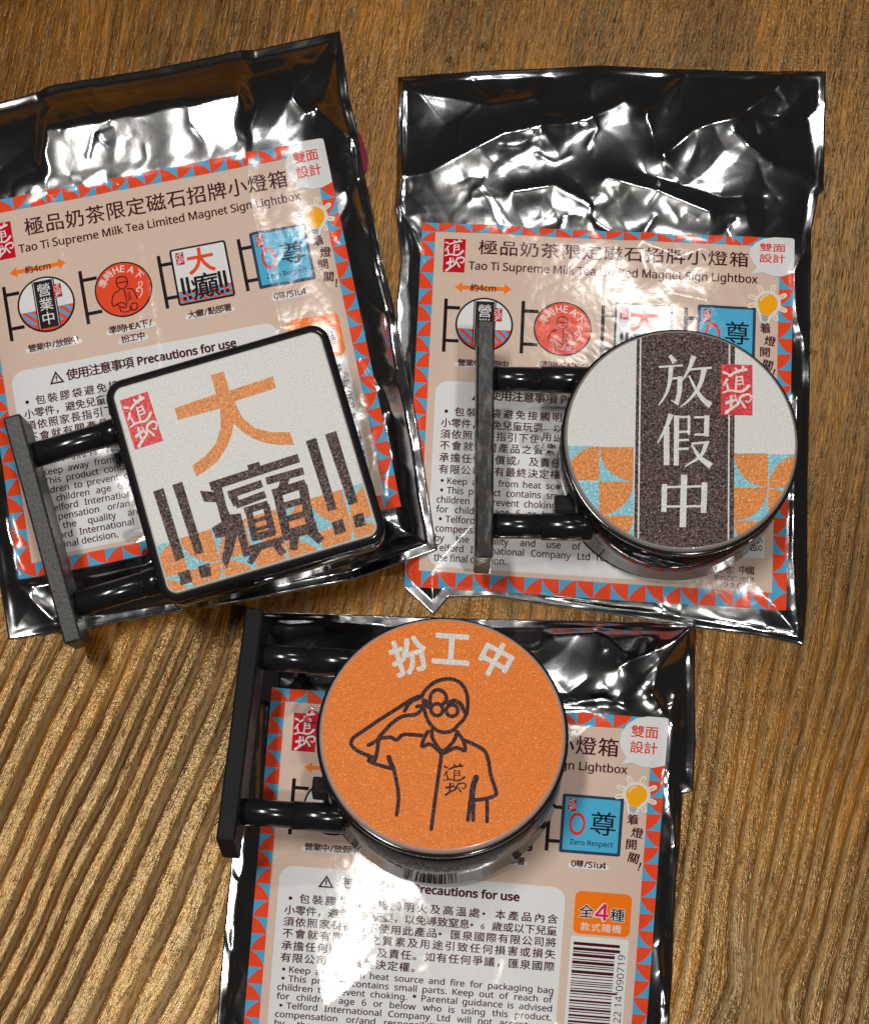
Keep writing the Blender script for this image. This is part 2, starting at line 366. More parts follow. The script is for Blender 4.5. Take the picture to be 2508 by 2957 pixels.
    for q in ([(-.3, -3.6), (-1.3, -3.2), (-1.6, -1.9), (-1.2, -.6), (-.2, .0), (.8, -.5), (1.4, -1.9), (1.0, -3.2), (-.3, -3.6)], [(-1.2, -1.9), (1.2, -1.9)], [(-1.1, .1), (-2.8, .9), (-3.6, 2.8), (-3.4, 4.2), (-1.6, 3.6), (-.3, 4.2), (-.1, 5.2), (-1.6, 4.8), (-2.4, 3.8)],
              [(1.0, .1), (2.4, .6), (3.0, 2.4), (3.1, 3.4)], [(.2, .4), (.3, 4.4)], [(-1.8, 5.0), (-1.5, 6.2), (.6, 6.4), (.9, 5.3)], [(1.2, 6.3), (2.6, 6.3), (2.8, 4.8), (1.4, 4.6), (1.2, 6.3)]):
        p.stroke([(cx + x, cy + y) for x, y in q], 0.32, BLACK, 5)
    put_seal(p, [(cx + .5, cy + 1.1), (cx + 1.9, cy + 1.1), (cx + 1.9, cy + 3.9), (cx + .5, cy + 3.9)], SEAL, BLACK, 5, frame=False)
    p.stroke([(cx + 4.2, cy - .3), (cx + 4.4, cy - 1.0), (cx + 5.2, cy - .9), (cx + 5.0, cy), (cx + 4.0, cy + .3)], 0.22, WHITE, 5)
    p.stroke([(cx + 4.0, cy + 1.6), (cx + 3.4, cy + 1.2), (cx + 3.8, cy + .6), (cx + 4.8, cy + .9), (cx + 4.7, cy + 2.2), (cx + 3.9, cy + 3.2)], 0.26, WHITE, 6)
    # picture 3
    p = new('product_picture'); x0, y0, x1, y1 = 53.0, 23.4, 68.4, 39.6
    bracket(p, 49.9, 53.2, 24.4, 39.6, 27.2, 36.8); p.rrect(x0, y0, x1, y1, .8, BLACK, 3); p.rrect(x0 + .55, y0 + .55, x1 - .55, y1 - .55, .4, WHITE, 4)
    p.rect(x0 + .55, y1 - 3.9, x1 - .55, y1 - .56, RED, 5); minipat(p, x0 + .6, x1 - .6, y1 - 3.88, y1 - .6, 1.3, 6)
    put_seal(p, [(x0 + 1.4, y0 + 1.3), (x0 + 3.6, y0 + 1.3), (x0 + 3.6, y0 + 4.8), (x0 + 1.4, y0 + 4.8)], SEAL, WHITE, 7)
    p.glyph('大', 60.9, 28.1, 6.9, RED, 7, bold=0.02); p.glyph('癲', 60.9, 35.4, 6.9, BLACK, 8, bold=0.012)
    for X in (55.0, 56.4, 65.1, 66.5): p.rect(X - .42, 32.0, X + .42, 36.7, BLACK, 9); p.rect(X - .45, 37.4, X + .45, 38.3, BLACK, 9)
    # picture 4
    p = new('product_picture'); x0, y0, x1, y1 = 75.0, 22.9, 90.4, 39.1
    bracket(p, 71.9, 75.2, 23.9, 39.0, 26.8, 36.2); p.rrect(x0, y0, x1, y1, .5, NAVY, 3); p.rrect(x0 + .8, y0 + .8, x1 - .8, y1 - .8, .3, SKY, 4)
    put_seal(p, [(x0 + 1.5, y0 + 1.2), (x0 + 3.5, y0 + 1.2), (x0 + 3.5, y0 + 4.7), (x0 + 1.5, y0 + 4.7)], SEAL, WHITE, 5)
    p.ring(0, 0, 1, .35, INKR, 5); tr, mm, ll = p.items.pop(); p.tris(tr * np.array([1.75, 2.7]) + np.array([79.1, 31.0]), mm, ll)
    p.glyph('尊', 85.6, 30.6, 6.3, BLACK, 5, bold=0.004); p.latin('Zero Respect', 77.6, 36.7, 1.35, BLACK, 5, 0.012, width=10.8)
    # captions
    p = new('caption_text')
    def cap(cx, y, parts, w):
        p.rrect(cx - w / 2 - .8, y - .1, cx + w / 2 + .8, y + 1.25, .6, WHITE, 1)
        big = sum(1.0 if ord(c) > 999 else 0.56 for c in parts); u = w / big; x = cx - w / 2
        for c in parts:
            if ord(c) > 999: p.glyph(c, x + u / 2, y, min(u * .98, 2.2), MAROON, 2, bold=0.022); x += u
            else: p.latin(c, x + u * .28, y + .85, 1.65, MAROON, 2, 0.03, align='c'); x += u * .56
    cap(18.3, 43.2, '營業中/放假中', 13.6); cap(39.4, 42.6, '準時HEA下/', 12.0); cap(39.5, 45.7, '扮工中', 6.4); cap(60.8, 42.5, '大癲/點部署', 11.8); cap(82.7, 41.9, '0尊/Siu4', 8.6)
    # speech bubble
    p = new('speech_bubble'); q = []
    for k in range(19):
        a = math.radians(-88 - 172 * k / 18 + 360); q.append((94.6 + 6.4 * math.cos(a), 6.9 + 7.3 * math.sin(a)))
    q = [(99.0, -.15), (94.8, -.25), (92.0, 0.5), (89.8, 2.4), (88.5, 4.9), (88.3, 7.6), (89.2, 10.2), (90.3, 11.6), (89.0, 13.6), (91.9, 12.9), (94.4, 13.9), (97.0, 13.9), (100.0, 13.0), (100.05, 0.8), (99.8, 0.1)]
    p.poly(q, WHITE, 4)
    for ch, X, Y in (('雙', 92.6, 4.2), ('面', 96.1, 4.2), ('設', 92.6, 8.6), ('計', 96.1, 8.6)): p.glyph(ch, X, Y, 3.25, INKR, 5, bold=0.012)
    # bulb
    p = new('bulb_picture'); cx, cy = 93.4, 21.6
    p.disc(cx, cy, 3.5, WHITE, 3); p.poly([(cx - 2.6, cy + 1), (cx + 2.2, cy + 1.5), (cx + .4, cy + 5.6), (cx - 2.0, cy + 5.2)], WHITE, 4)
    for k in range(7):
        a = math.radians((-160, -118, -72, -28, 22, 62, 168)[k]); c_, s_ = math.cos(a), math.sin(a)
        p.stroke([(cx + 3.2 * c_, cy + 3.2 * s_), (cx + 4.9 * c_, cy + 4.9 * s_)], 1.35, WHITE, 5); p.stroke([(cx + 3.7 * c_, cy + 3.7 * s_), (cx + 4.8 * c_, cy + 4.8 * s_)], .35, YEL, 6)
    p.disc(cx, cy, 2.65, YEL, 6); p.poly([(cx - 2.45, cy + .9), (cx + 2.3, cy + 1.3), (cx + .5, cy + 3.5), (cx - 1.7, cy + 3.1)], YEL, 7)
    for k in range(4): p.stroke([(cx - 1.6 + .05 * k, cy + 3.45 + .42 * k), (cx + .35 - .12 * k, cy + 3.8 + .42 * k)], .22, GREY, 7, cap=False)
    p.stroke([(cx - 1.9, cy - .6), (cx - 1.2, cy - 1.7), (cx - .2, cy - 2.1)], .35, WHITE, 8)
    p = new('switch_text')
    for ch, X, Y, a in (('着', 93.0, 28.6, -8), ('燈', 94.3, 32.2, 8), ('開', 93.0, 35.5, 0), ('關', 93.8, 39.2, 12)): p.glyph(ch, X, Y, 2.75, MAROON, 2, rot=a, bold=0.018)
    p.latin('!', 95.0, 42.4, 2.2, MAROON, 2, 0.02, rot=14)
    # caution panel and text
    p = new('caution_panel'); p.rrect(5.8, 48.8, 77.5, 99.2, 3.6, WHITE, 1, 8)
    p = new('caution_text')
    p.poly([(17.6, 50.6), (19.6, 54.1), (15.6, 54.1)], MAROON, 2, [[(17.6, 51.5), (18.85, 53.65), (16.35, 53.65)]]); p.rect(17.4, 52.0, 17.8, 52.95, MAROON, 2); p.rect(17.4, 53.15, 17.8, 53.45, MAROON, 2)
    p.row('使用注意事項', 20.4, 38.4, 52.4, 2.95, MAROON, 2, 0.024); p.latin('Precautions for use', 39.6, 53.5, 2.15, MAROON, 2, 0.045, width=26.4)
    cn = ['包裝膠袋避免接觸明火及高溫處•本產品內含', '小零件，避免兒童玩耍，以免導致窒息•6歲或以下兒童', '須依照家長指引下使用此產品•匯泉國際有限公司將', '不會就有關產品之質素及用途引致任何損害或損失', '承擔任何賠償或/及責任。如有任何爭議，匯泉國際', '有限公司將有最終決定權。']
    ys = [57.7, 61.0, 64.2, 67.4, 70.8, 74.1]
    p.disc(9.0, 57.7, .5, MAROON, 2, 12)
    for k, l in enumerate(cn): p.row(l, 11.3 if k == 0 else 7.8, 43.0 if k == 5 else 76.0, ys[k], 2.5, MAROON, 2, 0.016)
    en = ['Keep away from heat source and fire for packaging bag', 'This product contains small parts. Keep out of reach of', 'children to prevent choking. • Parental guidance is advised', 'for children age 6 or below who is using this product.', 'Telford International Company Ltd will not accept any', 'compensation or/and responsibility of any loss caused', 'by the quality and use of product, and Telford', 'Telford International Company Ltd reserves the right of', 'the final decision.']
    for k, l in enumerate(en):
        yb = 78.1 + 2.47 * k; bl = k in (0, 1, 4)
        if bl: p.disc(8.8, yb - .8, .42, MAROON, 2, 12)
        if k == 8: p.latin(l, 7.6, yb, 1.68, MAROON, 2, 0.02)
        else: p.justify(l, 10.2 if bl else 7.6, 76.2, yb, 1.68, MAROON, 2, 0.02)
    # badge
    p = new('count_badge'); p.rrect(80.0, 49.3, 94.2, 61.1, 1.6, ORANGE, 1)
    for bo, m_, l_ in ((0.05, WHITE, 2), (0.012, BLACK, 3)): p.glyph('全', 83.0, 54.9, 3.4, m_, l_, bold=bo); p.glyph('種', 90.8, 55.3, 3.4, m_, l_, bold=bo)
    p.latin('4', 85.1, 57.0, 4.4, WHITE, 4, 0.06); p.latin('4', 85.3, 56.9, 4.3, MAG, 5, 0.02)
    p.row('款式隨機', 81.9, 92.0, 59.1, 2.2, WHITE, 2, 0.006)
    # barcode
    p = new('barcode'); p.rect(79.6, 61.8, 94.1, 92.4, WHITE, 1); rg = random.Random(11); y = 63.4; k = 0
    while y < 90.6:
        w_ = rg.choice((.28, .28, .56, .84)); long_ = k < 2 or y > 89.6 or 76.3 < y < 77.4
        p.rect(80.4, y, 92.0 if long_ else 90.9, y + w_, MAROON, 2); y += w_ + rg.choice((.3, .3, .58)); k += 1
    p.latin('897 22 14"090719"', 93.5, 90.5, 1.75, MAROON, 2, 0.0, width=25.6, rot=-90)
    p = new('origin_text'); p.row('產地：中國', 81.6, 91.6, 95.6, 2.0, MAROON, 2, 0.012)
    p.latin('Manufactured in', 86.5, 98.3, 1.35, MAROON, 2, 0.01, width=10.2, align='c'); p.latin('P.R.C.', 86.4, 100.0, 1.35, MAROON, 2, 0.008, align='c')
    return out
def refine(t, L):
    t = np.asarray(t, float)
    for _ in range(40):
        e = np.stack([np.linalg.norm(t[:, (i + 1) % 3] - t[:, i], axis=1) for i in range(3)], 1); k = e.argmax(1); m = e[np.arange(len(t)), k] > L
        if not m.any(): break
        q = t[m]; kk = k[m]; r = np.arange(len(q)); a = q[r, kk]; b = q[r, (kk + 1) % 3]; c = q[r, (kk + 2) % 3]; mid = (a + b) / 2
        t = np.concatenate([t[~m], np.stack([a, mid, c], 1), np.stack([mid, b, c], 1)])
    return t
PRINTS = []
for _p in label_prints():
    PRINTS.append((_p.name, [(refine(t, 1.2), m, l) for t, m, l in _p.items]))

# ------------------------------------------------------------------ the table top (structure)
def grain_phase(px, py):
    """Coordinate across the grain, in cm; its level lines are the growth rings."""
    sl = 0.17 + 0.24 * sstep(1700, -300, px) * sstep(700, 2600, py) + 0.10 * sstep(1900, 2700, px) * sstep(1500, 2957, py)
    ph = px + sl * (py - 1200) + 70 * perlin(px / 900, py / 1500, 3) + 22 * perlin(px / 260, py / 700, 4)
    kx, ky = 2190., 2850.; r = np.hypot(px - kx, (py - ky) * .8)
    ph += 75 * np.exp(-(r / 120) ** 2) * np.sign(px - kx + 1e-6) * np.minimum(1, np.abs(px - kx) / 60)
    return ph / 165.0
def build_table():
    def axis(a, b, step, far):
        mid = list(np.arange(a, b, step)); lo = []; x = a; s_ = step
        while x > -far: s_ *= 1.35; x -= s_; lo.append(x)
        hi = []; x = mid[-1]; s_ = step
        while x < far: s_ *= 1.35; x += s_; hi.append(x)
        return np.array(lo[::-1] + mid + hi)
    xs = axis(-8.4, 8.4, .036, 45); ys = axis(-10.4, 11.4, .045, 45)
    X, Y = np.meshgrid(xs, ys); P = np.stack([X.ravel(), Y.ravel(), np.zeros(X.size)], 1)
    cl = np.clip(P, [-16, -16, 0], [16, 20, 0]); q = proj(cl); px, py = q[:, 0], q[:, 1]
    ph = grain_phase(px, py) + (P - cl)[:, 0]
    f = .5 + .5 * np.sin(2 * np.pi * (ph / .33 + 1.1 * perlin(ph * .55, py * .0 + 3.3, 5) + .25 * perlin(ph * 2.1, py / 900, 6)))
    amp = .16 + 1.0 * sstep(1100, 2300, py) * (.42 + .58 * sstep(1500, 300, px))
    amp *= .75 + .5 * perlin(ph * .4, py / 600, 8)
    groove = sstep(.56, .93, f) * np.clip(amp, 0, 1.2)
    fib = perlin(ph * 26, py / 130, 9) * .5 + perlin(ph * 55, py / 60, 10) * .35
    z = -.034 * groove + .006 * fib * (1 - .5 * groove) - .004
    V = np.stack([P[:, 0], P[:, 1], z], 1); ny, nx = X.shape
    idx = np.arange(nx * ny).reshape(ny, nx)
    Q = np.stack([idx[:-1, :-1], idx[:-1, 1:], idx[1:, 1:], idx[1:, :-1]], -1).reshape(-1, 4)
    m, nt, b = mat('brushed_wood')
    at = node(nt, 'ShaderNodeAttribute', attribute_name='groove'); uv = node(nt, 'ShaderNodeAttribute', attribute_name='grain')
    mp = node(nt, 'ShaderNodeMapping'); mp.inputs['Scale'].default_value = (1, 1, 1); nt.links.new(uv.outputs['Vector'], mp.inputs['Vector'])
    def noise(sx, sy, sc_, det=3.0):
        mm = node(nt, 'ShaderNodeMapping'); mm.inputs['Scale'].default_value = (sx, sy, 1); nt.links.new(uv.outputs['Vector'], mm.inputs['Vector'])
        n_ = node(nt, 'ShaderNodeTexNoise', i_Scale=sc_, i_Detail=det, i_Roughness=.6); nt.links.new(mm.outputs[0], n_.inputs['Vector']); return n_
    streak = noise(1.0, .05, 6.0, 6.0); fine = noise(1.0, .05, 24.0, 4.0); blot = noise(.35, .12, 1.2, 2.0); pore = noise(1.0, .07, 46.0, 1.0); speck = noise(1.0, .5, 30.0, 3.0)
    r1 = node(nt, 'ShaderNodeValToRGB'); e = r1.color_ramp.elements
    e[0].position = .33; e[0].color = (.036, .0112, .0007, 1); e[1].position = .68; e[1].color = (.31, .115, .007, 1)
    x_ = e.new(.5); x_.color = (.128, .043, .002, 1)
    mx = node(nt, 'ShaderNodeMath', operation='MULTIPLY_ADD'); mx.inputs[1].default_value = .5; nt.links.new(streak.outputs['Fac'], mx.inputs[0])
    m2 = node(nt, 'ShaderNodeMath', operation='MULTIPLY'); m2.inputs[1].default_value = .5; nt.links.new(fine.outputs['Fac'], m2.inputs[0]); nt.links.new(m2.outputs[0], mx.inputs[2])
    m3 = node(nt, 'ShaderNodeMath', operation='MULTIPLY_ADD'); m3.inputs[1].default_value = .5; nt.links.new(blot.outputs['Fac'], m3.inputs[0])
    m4 = node(nt, 'ShaderNodeMath', operation='SUBTRACT'); m4.inputs[1].default_value = .25; nt.links.new(mx.outputs[0], m4.inputs[0]); nt.links.new(m4.outputs[0], m3.inputs[2])
    nt.links.new(m3.outputs[0], r1.inputs['Fac'])
    gm = node(nt, 'ShaderNodeMix', data_type='RGBA', blend_type='MULTIPLY'); gm.inputs[7].default_value = (.42, .33, .24, 1)
    nt.links.new(at.outputs['Fac'], gm.inputs[0]); nt.links.new(r1.outputs[0], gm.inputs[6])
    pr = node(nt, 'ShaderNodeValToRGB'); pr.color_ramp.elements[0].position = .33; pr.color_ramp.elements[0].color = (.3, .24, .2, 1); pr.color_ramp.elements[1].position = .42; pr.color_ramp.elements[1].color = (1, 1, 1, 1)
    nt.links.new(pore.outputs['Fac'], pr.inputs['Fac'])
    gp = node(nt, 'ShaderNodeMix', data_type='RGBA', blend_type='MULTIPLY'); gp.inputs[0].default_value = .85
    nt.links.new(gm.outputs[2], gp.inputs[6]); nt.links.new(pr.outputs[0], gp.inputs[7]); nt.links.new(gp.outputs[2], b.inputs['Base Color'])
    rg = node(nt, 'ShaderNodeMapRange'); rg.inputs[3].default_value = .22; rg.inputs[4].default_value = .55; nt.links.new(at.outputs['Fac'], rg.inputs[0]); nt.links.new(rg.outputs[0], b.inputs['Roughness'])
    b.inputs['IOR'].default_value = 1.55; b.inputs['Specular Tint'].default_value = (1.0, .76, .40, 1); b.inputs['Specular IOR Level'].default_value = .75
    h = node(nt, 'ShaderNodeMath', operation='ADD'); h2 = node(nt, 'ShaderNodeMath', operation='ADD')
    nt.links.new(fine.outputs['Fac'], h.inputs[0]); nt.links.new(speck.outputs['Fac'], h.inputs[1]); nt.links.new(h.outputs[0], h2.inputs[0]); nt.links.new(pr.outputs[0], h2.inputs[1])
    bp = node(nt, 'ShaderNodeBump', i_Strength=.30, i_Distance=.00026); nt.links.new(h2.outputs[0], bp.inputs['Height']); nt.links.new(bp.outputs[0], b.inputs['Normal'])
    me = mk_mesh('table_top', V, Q, [m])
    a = me.attributes.new('groove', 'FLOAT', 'POINT'); a.data.foreach_set('value', groove.astype(np.float32))
    a = me.attributes.new('grain', 'FLOAT_VECTOR', 'POINT'); a.data.foreach_set('vector', np.stack([ph, Y.ravel(), np.zeros(len(ph))], 1).astype(np.float32).ravel())
    o = link('table_top', me); o['kind'] = 'structure'; o['label'] = 'brown wire-brushed wooden table top with deep wavy grain'
    return o
build_table()

# ------------------------------------------------------------------ foil bags
def polyline(pts, u):
    p = np.array(pts, float); d = np.r_[0, np.cumsum(np.linalg.norm(np.diff(p, axis=0), axis=1))]; d /= d[-1]
    return np.stack([np.interp(u, d, p[:, 0]), np.interp(u, d, p[:, 1])], 1)
class Bag:
    def __init__(s, top, right, bottom, left, quad, anchors, creases, seed, lift=None, puff=.42, flat=None, panel=None, fall=140):
        s.top, s.right, s.bottom, s.left, s.quad = top, right, bottom, left, quad
        s.outline = list(top) + list(right)[1:] + list(bottom)[::-1][1:] + list(left)[::-1][1:-1]
        s.Hq = homog([(0, 0), (100, 0), (100, LH), (0, LH)], quad); s.anchors = anchors; s.creases = creases; s.seed = seed; s.lift = lift; s.puff = puff; s.flat = flat or (lambda px, py: 1.0); s.panel = panel; s.fall = fall; rg = np.random.RandomState(seed); xs = [p[0] for p in s.outline]; ys = [p[1] for p in s.outline]; s.fine = []
        for _ in range(190):
            a = np.array([rg.uniform(min(xs), max(xs)), rg.uniform(min(ys), max(ys))]); an = rg.uniform(0, 2 * np.pi); l = rg.uniform(25, 130)
            s.fine.append(([a, a + l / 2 * np.array([np.cos(an), np.sin(an)]), a + l * np.array([np.cos(an + rg.uniform(-.5, .5)), np.sin(an + rg.uniform(-.5, .5))])], rg.choice([-1, 1]) * rg.uniform(.008, .026), rg.uniform(6, 12)))
    def liftz(s, px, py): return s.lift(px, py) if s.lift else np.zeros(np.shape(px))
    def base(s, px, py):                                # smooth pillow shape above the table, cm
        d = seg_dist(px, py, s.outline, True); d = np.where(inside(px, py, s.outline), d, 0)
        return .045 + s.puff * s.flat(px, py) * (1 - np.exp(-np.maximum(d - 26, 0) / s.fall)) + s.liftz(px, py)
    def wrinkle(s, px, py):
        d = seg_dist(px, py, s.outline, True); d = np.where(inside(px, py, s.outline), d, 0)
        dl = seg_dist(px, py, s.quad, True); il = inside(px, py, s.quad); sg = np.where(il, -dl, dl)
        film = sstep(-45, 35, sg); edge = sstep(0, 45, d); k = s.seed
        wx = px + 40 * perlin(px / 160, py / 160, k); wy = py + 40 * perlin(px / 160 + 9, py / 160, k + 1)
        big = facet(wx / 185, wy / 185, k + 2); mid = facet(wy / 82, -wx / 82, k + 3); sm = facet(wx / 34, wy / 34, k + 4); soft = np.abs(perlin(wx / 230, wy / 230, k + 5))
        patch = sstep(-.05, .3, perlin(px / 230, py / 230, k + 6))
        c = .03 * soft + .080 * big + .034 * mid * (.35 + .9 * patch) + .006 * sm * (.1 + 1.6 * patch)
        w = c * film * (.25 + .75 * edge)
        if s.panel is not None:                         # a flat folded panel of film that tilts up to a sharp ridge
            (xa, ya), (xb, yb), dep, amp = s.panel; yr = ya + (yb - ya) * (px - xa) / (xb - xa) + 10 * perlin(px / 90, py * 0 + 2.2, k); t = (yr + dep - py) / dep
            hgt = np.where(t < 1, np.clip(t, 0, 1), np.clip(1 - (t - 1) * .75, 0, 1)); jx = 26 * perlin(py / 70, px * 0 + 5.1, k); mk = sstep(xa - 14, xa + 34, px + jx) * sstep(xb + 40, xb - 16, px + jx)
            w = w * (1 - .5 * mk * (hgt > 0)) + amp * hgt * mk * film
        w += (1 - film) * (.035 * perlin(px / 330, py / 260, k + 7) + .006 * perlin(px / 120, py / 120, k + 8) + .006 * np.abs(perlin(wx / 62, wy / 62, k + 10)) + .0022 * np.abs(perlin(wx / 30, wy / 30, k + 12)))
        for pts, a, wd, thru in s.creases:
            dd = seg_dist(px, py, pts); prof = np.exp(-np.sqrt(dd * dd + (36 if thru else 9)) / wd)
            w += a * prof * (1 if thru else film) * sstep(0, 18, d)
        fm = film > .02
        if fm.any():
            acc = np.zeros(fm.sum()); fx, fy = px[fm], py[fm]
            for pts, a, wd in s.fine: acc += a * np.exp(-np.sqrt(seg_dist(fx, fy, pts) ** 2 + 4) / wd)
            w[fm] += acc * film[fm] * edge[fm]
        w += .012 * (1 - edge) * perlin(px / 60, py / 60, k + 9)
        return w
    def surf(s, px, py, off=0.0):
        b = s.base(px, py); P = unproj(px, py, b); w = s.wrinkle(px, py)
        P[:, 2] = np.maximum(b + w, .03 + s.liftz(px, py)) + off; return P
    def height(s, X, Y):
        q = proj(np.stack([X, Y, np.full(np.shape(X), .35)], 1)); return s.surf(q[:, 0], q[:, 1])[:, 2]
    def lab_px(s, st):
        t = np.interp(st[:, 1], [a for a, _ in s.anchors], [b for _, b in s.anchors]); t = np.where(st[:, 1] < 0, st[:, 1], t)
        return happly(s.Hq, np.stack([st[:, 0], t], 1))
    def build(s, label):
        root = bpy.data.objects.new('foil_bag', None); COL.objects.link(root); root['label'] = label; root['category'] = 'foil bag'; root['group'] = 'foil bags with printed labels'
        c0 = unproj([np.mean([p[0] for p in s.outline])], [np.mean([p[1] for p in s.outline])], 0)[0]; root.location = c0 * S
        nu, nv = 265, 350; u = np.linspace(0, 1, nu); v = np.linspace(0, 1, nv)
        T, B, L, R = polyline(s.top, u), polyline(s.bottom, u), polyline(s.left, v), polyline(s.right, v)
        U, Vv = np.meshgrid(u, v); U = U[..., None]; Vv = Vv[..., None]
        G = (1 - Vv) * T[None] + Vv * B[None] + (1 - U) * L[:, None] + U * R[:, None] - ((1 - U) * (1 - Vv) * T[0] + U * (1 - Vv) * T[-1] + (1 - U) * Vv * B[0] + U * Vv * B[-1])
        px, py = G[..., 0].ravel(), G[..., 1].ravel()
        Pt = s.surf(px, py); lz = s.liftz(px, py); Pb = Pt.copy(); Pb[:, 2] = np.minimum(.006 + lz, Pt[:, 2] - .012)
        n = nu * nv; idx = np.arange(n).reshape(nv, nu)
        Qt = np.stack([idx[:-1, :-1], idx[1:, :-1], idx[1:, 1:], idx[:-1, 1:]], -1).reshape(-1, 4); 
        ring = np.r_[idx[0, :-1], idx[:-1, -1], idx[-1, :0:-1], idx[:0:-1, 0]]; nx = np.roll(ring, -1)
        m = len(ring); mid = Pb.mean(0); mid[2] = .006; rb = np.arange(n, n + m); rn = np.roll(rb, -1)
        Qs = np.stack([ring, nx, rn, rb], 1); Vx = np.vstack([Pt, Pb[ring], mid[None]]) - c0
        half = np.arange(0, m - 1, 2); Qb = np.stack([rb[half], rb[(half + 1) % m], rb[(half + 2) % m], np.full(len(half), n + m)], 1)
        me = mk_mesh('foil_film', Vx, np.vstack([Qt, Qb, Qs]), [FILM, CUT], np.r_[np.zeros(len(Qt) + len(Qb)), np.ones(len(Qs))])
        link('foil_film', me, root)
        # label sheet
        gu, gv = 251, 261; ss = np.linspace(0, 100, gu); tt = np.linspace(0, LH, gv); A, Bq = np.meshgrid(ss, tt); st = np.stack([A.ravel(), Bq.ravel()], 1)
        q = s.lab_px(st); O0 = .010
        P, N = s.point_normal(q, O0); idx = np.arange(len(st)).reshape(gv, gu); PN = np.c_[P, N].reshape(gv, gu, 6)
        def samp(p):
            x = p[:, 0] / 100 * (gu - 1); y = p[:, 1] / LH * (gv - 1); i = np.clip(np.floor(x).astype(int), 0, gu - 2); j = np.clip(np.floor(y).astype(int), 0, gv - 2); fx = (x - i)[:, None]; fy = (y - j)[:, None]
            r = (PN[j, i] * (1 - fx) + PN[j, i + 1] * fx) * (1 - fy) + (PN[j + 1, i] * (1 - fx) + PN[j + 1, i + 1] * fx) * fy
            return r[:, :3].copy(), r[:, 3:]
        Q = np.stack([idx[:-1, :-1], idx[1:, :-1], idx[1:, 1:], idx[:-1, 1:]], -1).reshape(-1, 4)
        sheet = link('label_sheet', mk_mesh('label_sheet', P - c0, Q, [BEIGE], normals=N), root)
        for name, items in PRINTS:
            mats = []; mi = []; Ps = []; lay = []
            for j, (t, m, l) in enumerate(items):
                if m not in mats: mats.append(m)
                mi.append(np.full(len(t), mats.index(m))); Ps.append(t.reshape(-1, 2)); lay.append(np.full(len(t) * 3, l * .0028 + (j % 9) * .00012))
            P, N = samp(np.vstack(Ps)); P[:, 2] += np.concatenate(lay); tri = np.arange(len(P)).reshape(-1, 3)
            a = P[tri]; nz = np.cross(a[:, 1] - a[:, 0], a[:, 2] - a[:, 0])[:, 2]; tri[nz < 0] = tri[nz < 0][:, ::-1]
            link(name, mk_mesh(name, P - c0, tri, mats, np.concatenate(mi), normals=N), sheet)
        return root
    def point_normal(s, q, off):
        P = s.surf(q[:, 0], q[:, 1], off); e = 2.0
        a = s.surf(q[:, 0] + e, q[:, 1]) - s.surf(q[:, 0] - e, q[:, 1]); b = s.surf(q[:, 0], q[:, 1] - e) - s.surf(q[:, 0], q[:, 1] + e)
        N = np.cross(a, b); N /= np.linalg.norm(N, axis=1)[:, None]; return P, N

left_lift = lambda px, py: .24 * sstep(1010, 1190, px + .05 * (py - 1500)) * sstep(750, 1250, py)
BL_ = Bag(top=[(-200, 345), (0, 296), (170, 252), (455, 206), (625, 170), (981, 89)],
          right=[(981, 89), (995, 185), (1006, 277), (1031, 370), (1049, 490), (1070, 589), (1105, 759), (1136, 880), (1204, 1225), (1260, 1588)],
          bottom=[(26, 1846), (197, 1822), (290, 1805), (475, 1773), (719, 1732), (878, 1700), (1023, 1672), (1150, 1626), (1260, 1588)],
          left=[(-200, 345), (-100, 1000), (0, 1690), (26, 1846)],
          quad=[(-105, 600), (933, 402), (1158, 1462), (58, 1676)], anchors=[(0, 0), (104, 104)], seed=11, lift=left_lift, puff=.60, fall=75, panel=((118, 412), (698, 306), 165, .36), flat=lambda px, py: .14 + .86 * sstep(60, 640, np.hypot(px - 40, py - 1830)),
          creases=[([(116, 418), (136, 533), (147, 600), (176, 747), (198, 883), (213, 966)], 0.037, 19, True), ([(261, 600), (306, 713), (340, 798), (402, 906)], 0.022, 19, True),
                   ([(310, 520), (340, 600), (397, 713), (448, 954), (455, 1090)], 0.031, 23, True), ([(704, 319), (711, 421), (724, 594), (750, 692), (809, 950)], 0.037, 17, True),
                   ([(120, 415), (160, 388), (330, 352), (455, 318), (690, 308)], .05, 30, False), ([(-180, 400), (0, 330), (300, 285), (700, 215), (900, 170)], -.05, 30, False),
                   ([(980, 110), (960, 210), (918, 330)], .10, 22, False), ([(918, 330), (1030, 420), (1045, 520)], .10, 20, False), ([(918, 330), (1000, 305)], .06, 12, False),
                   ([(850, 190), (845, 290), (880, 340)], .10, 34, False), ([(1000, 560), (1060, 680), (1120, 900)], .10, 24, False), ([(1030, 1020), (1100, 1120), (1130, 1200)], .08, 16, False),
                   ([(1090, 1480), (1130, 1330), (1110, 1200)], .08, 26, False), ([(920, 1290), (1005, 1330), (1060, 1260), (1075, 1310), (1060, 1420)], 0.019, 12, True), ([(100, 1700), (420, 1640), (480, 1600)], .14, 34, False), ([(20, 1500), (60, 1700), (150, 1790)], .10, 30, False)])
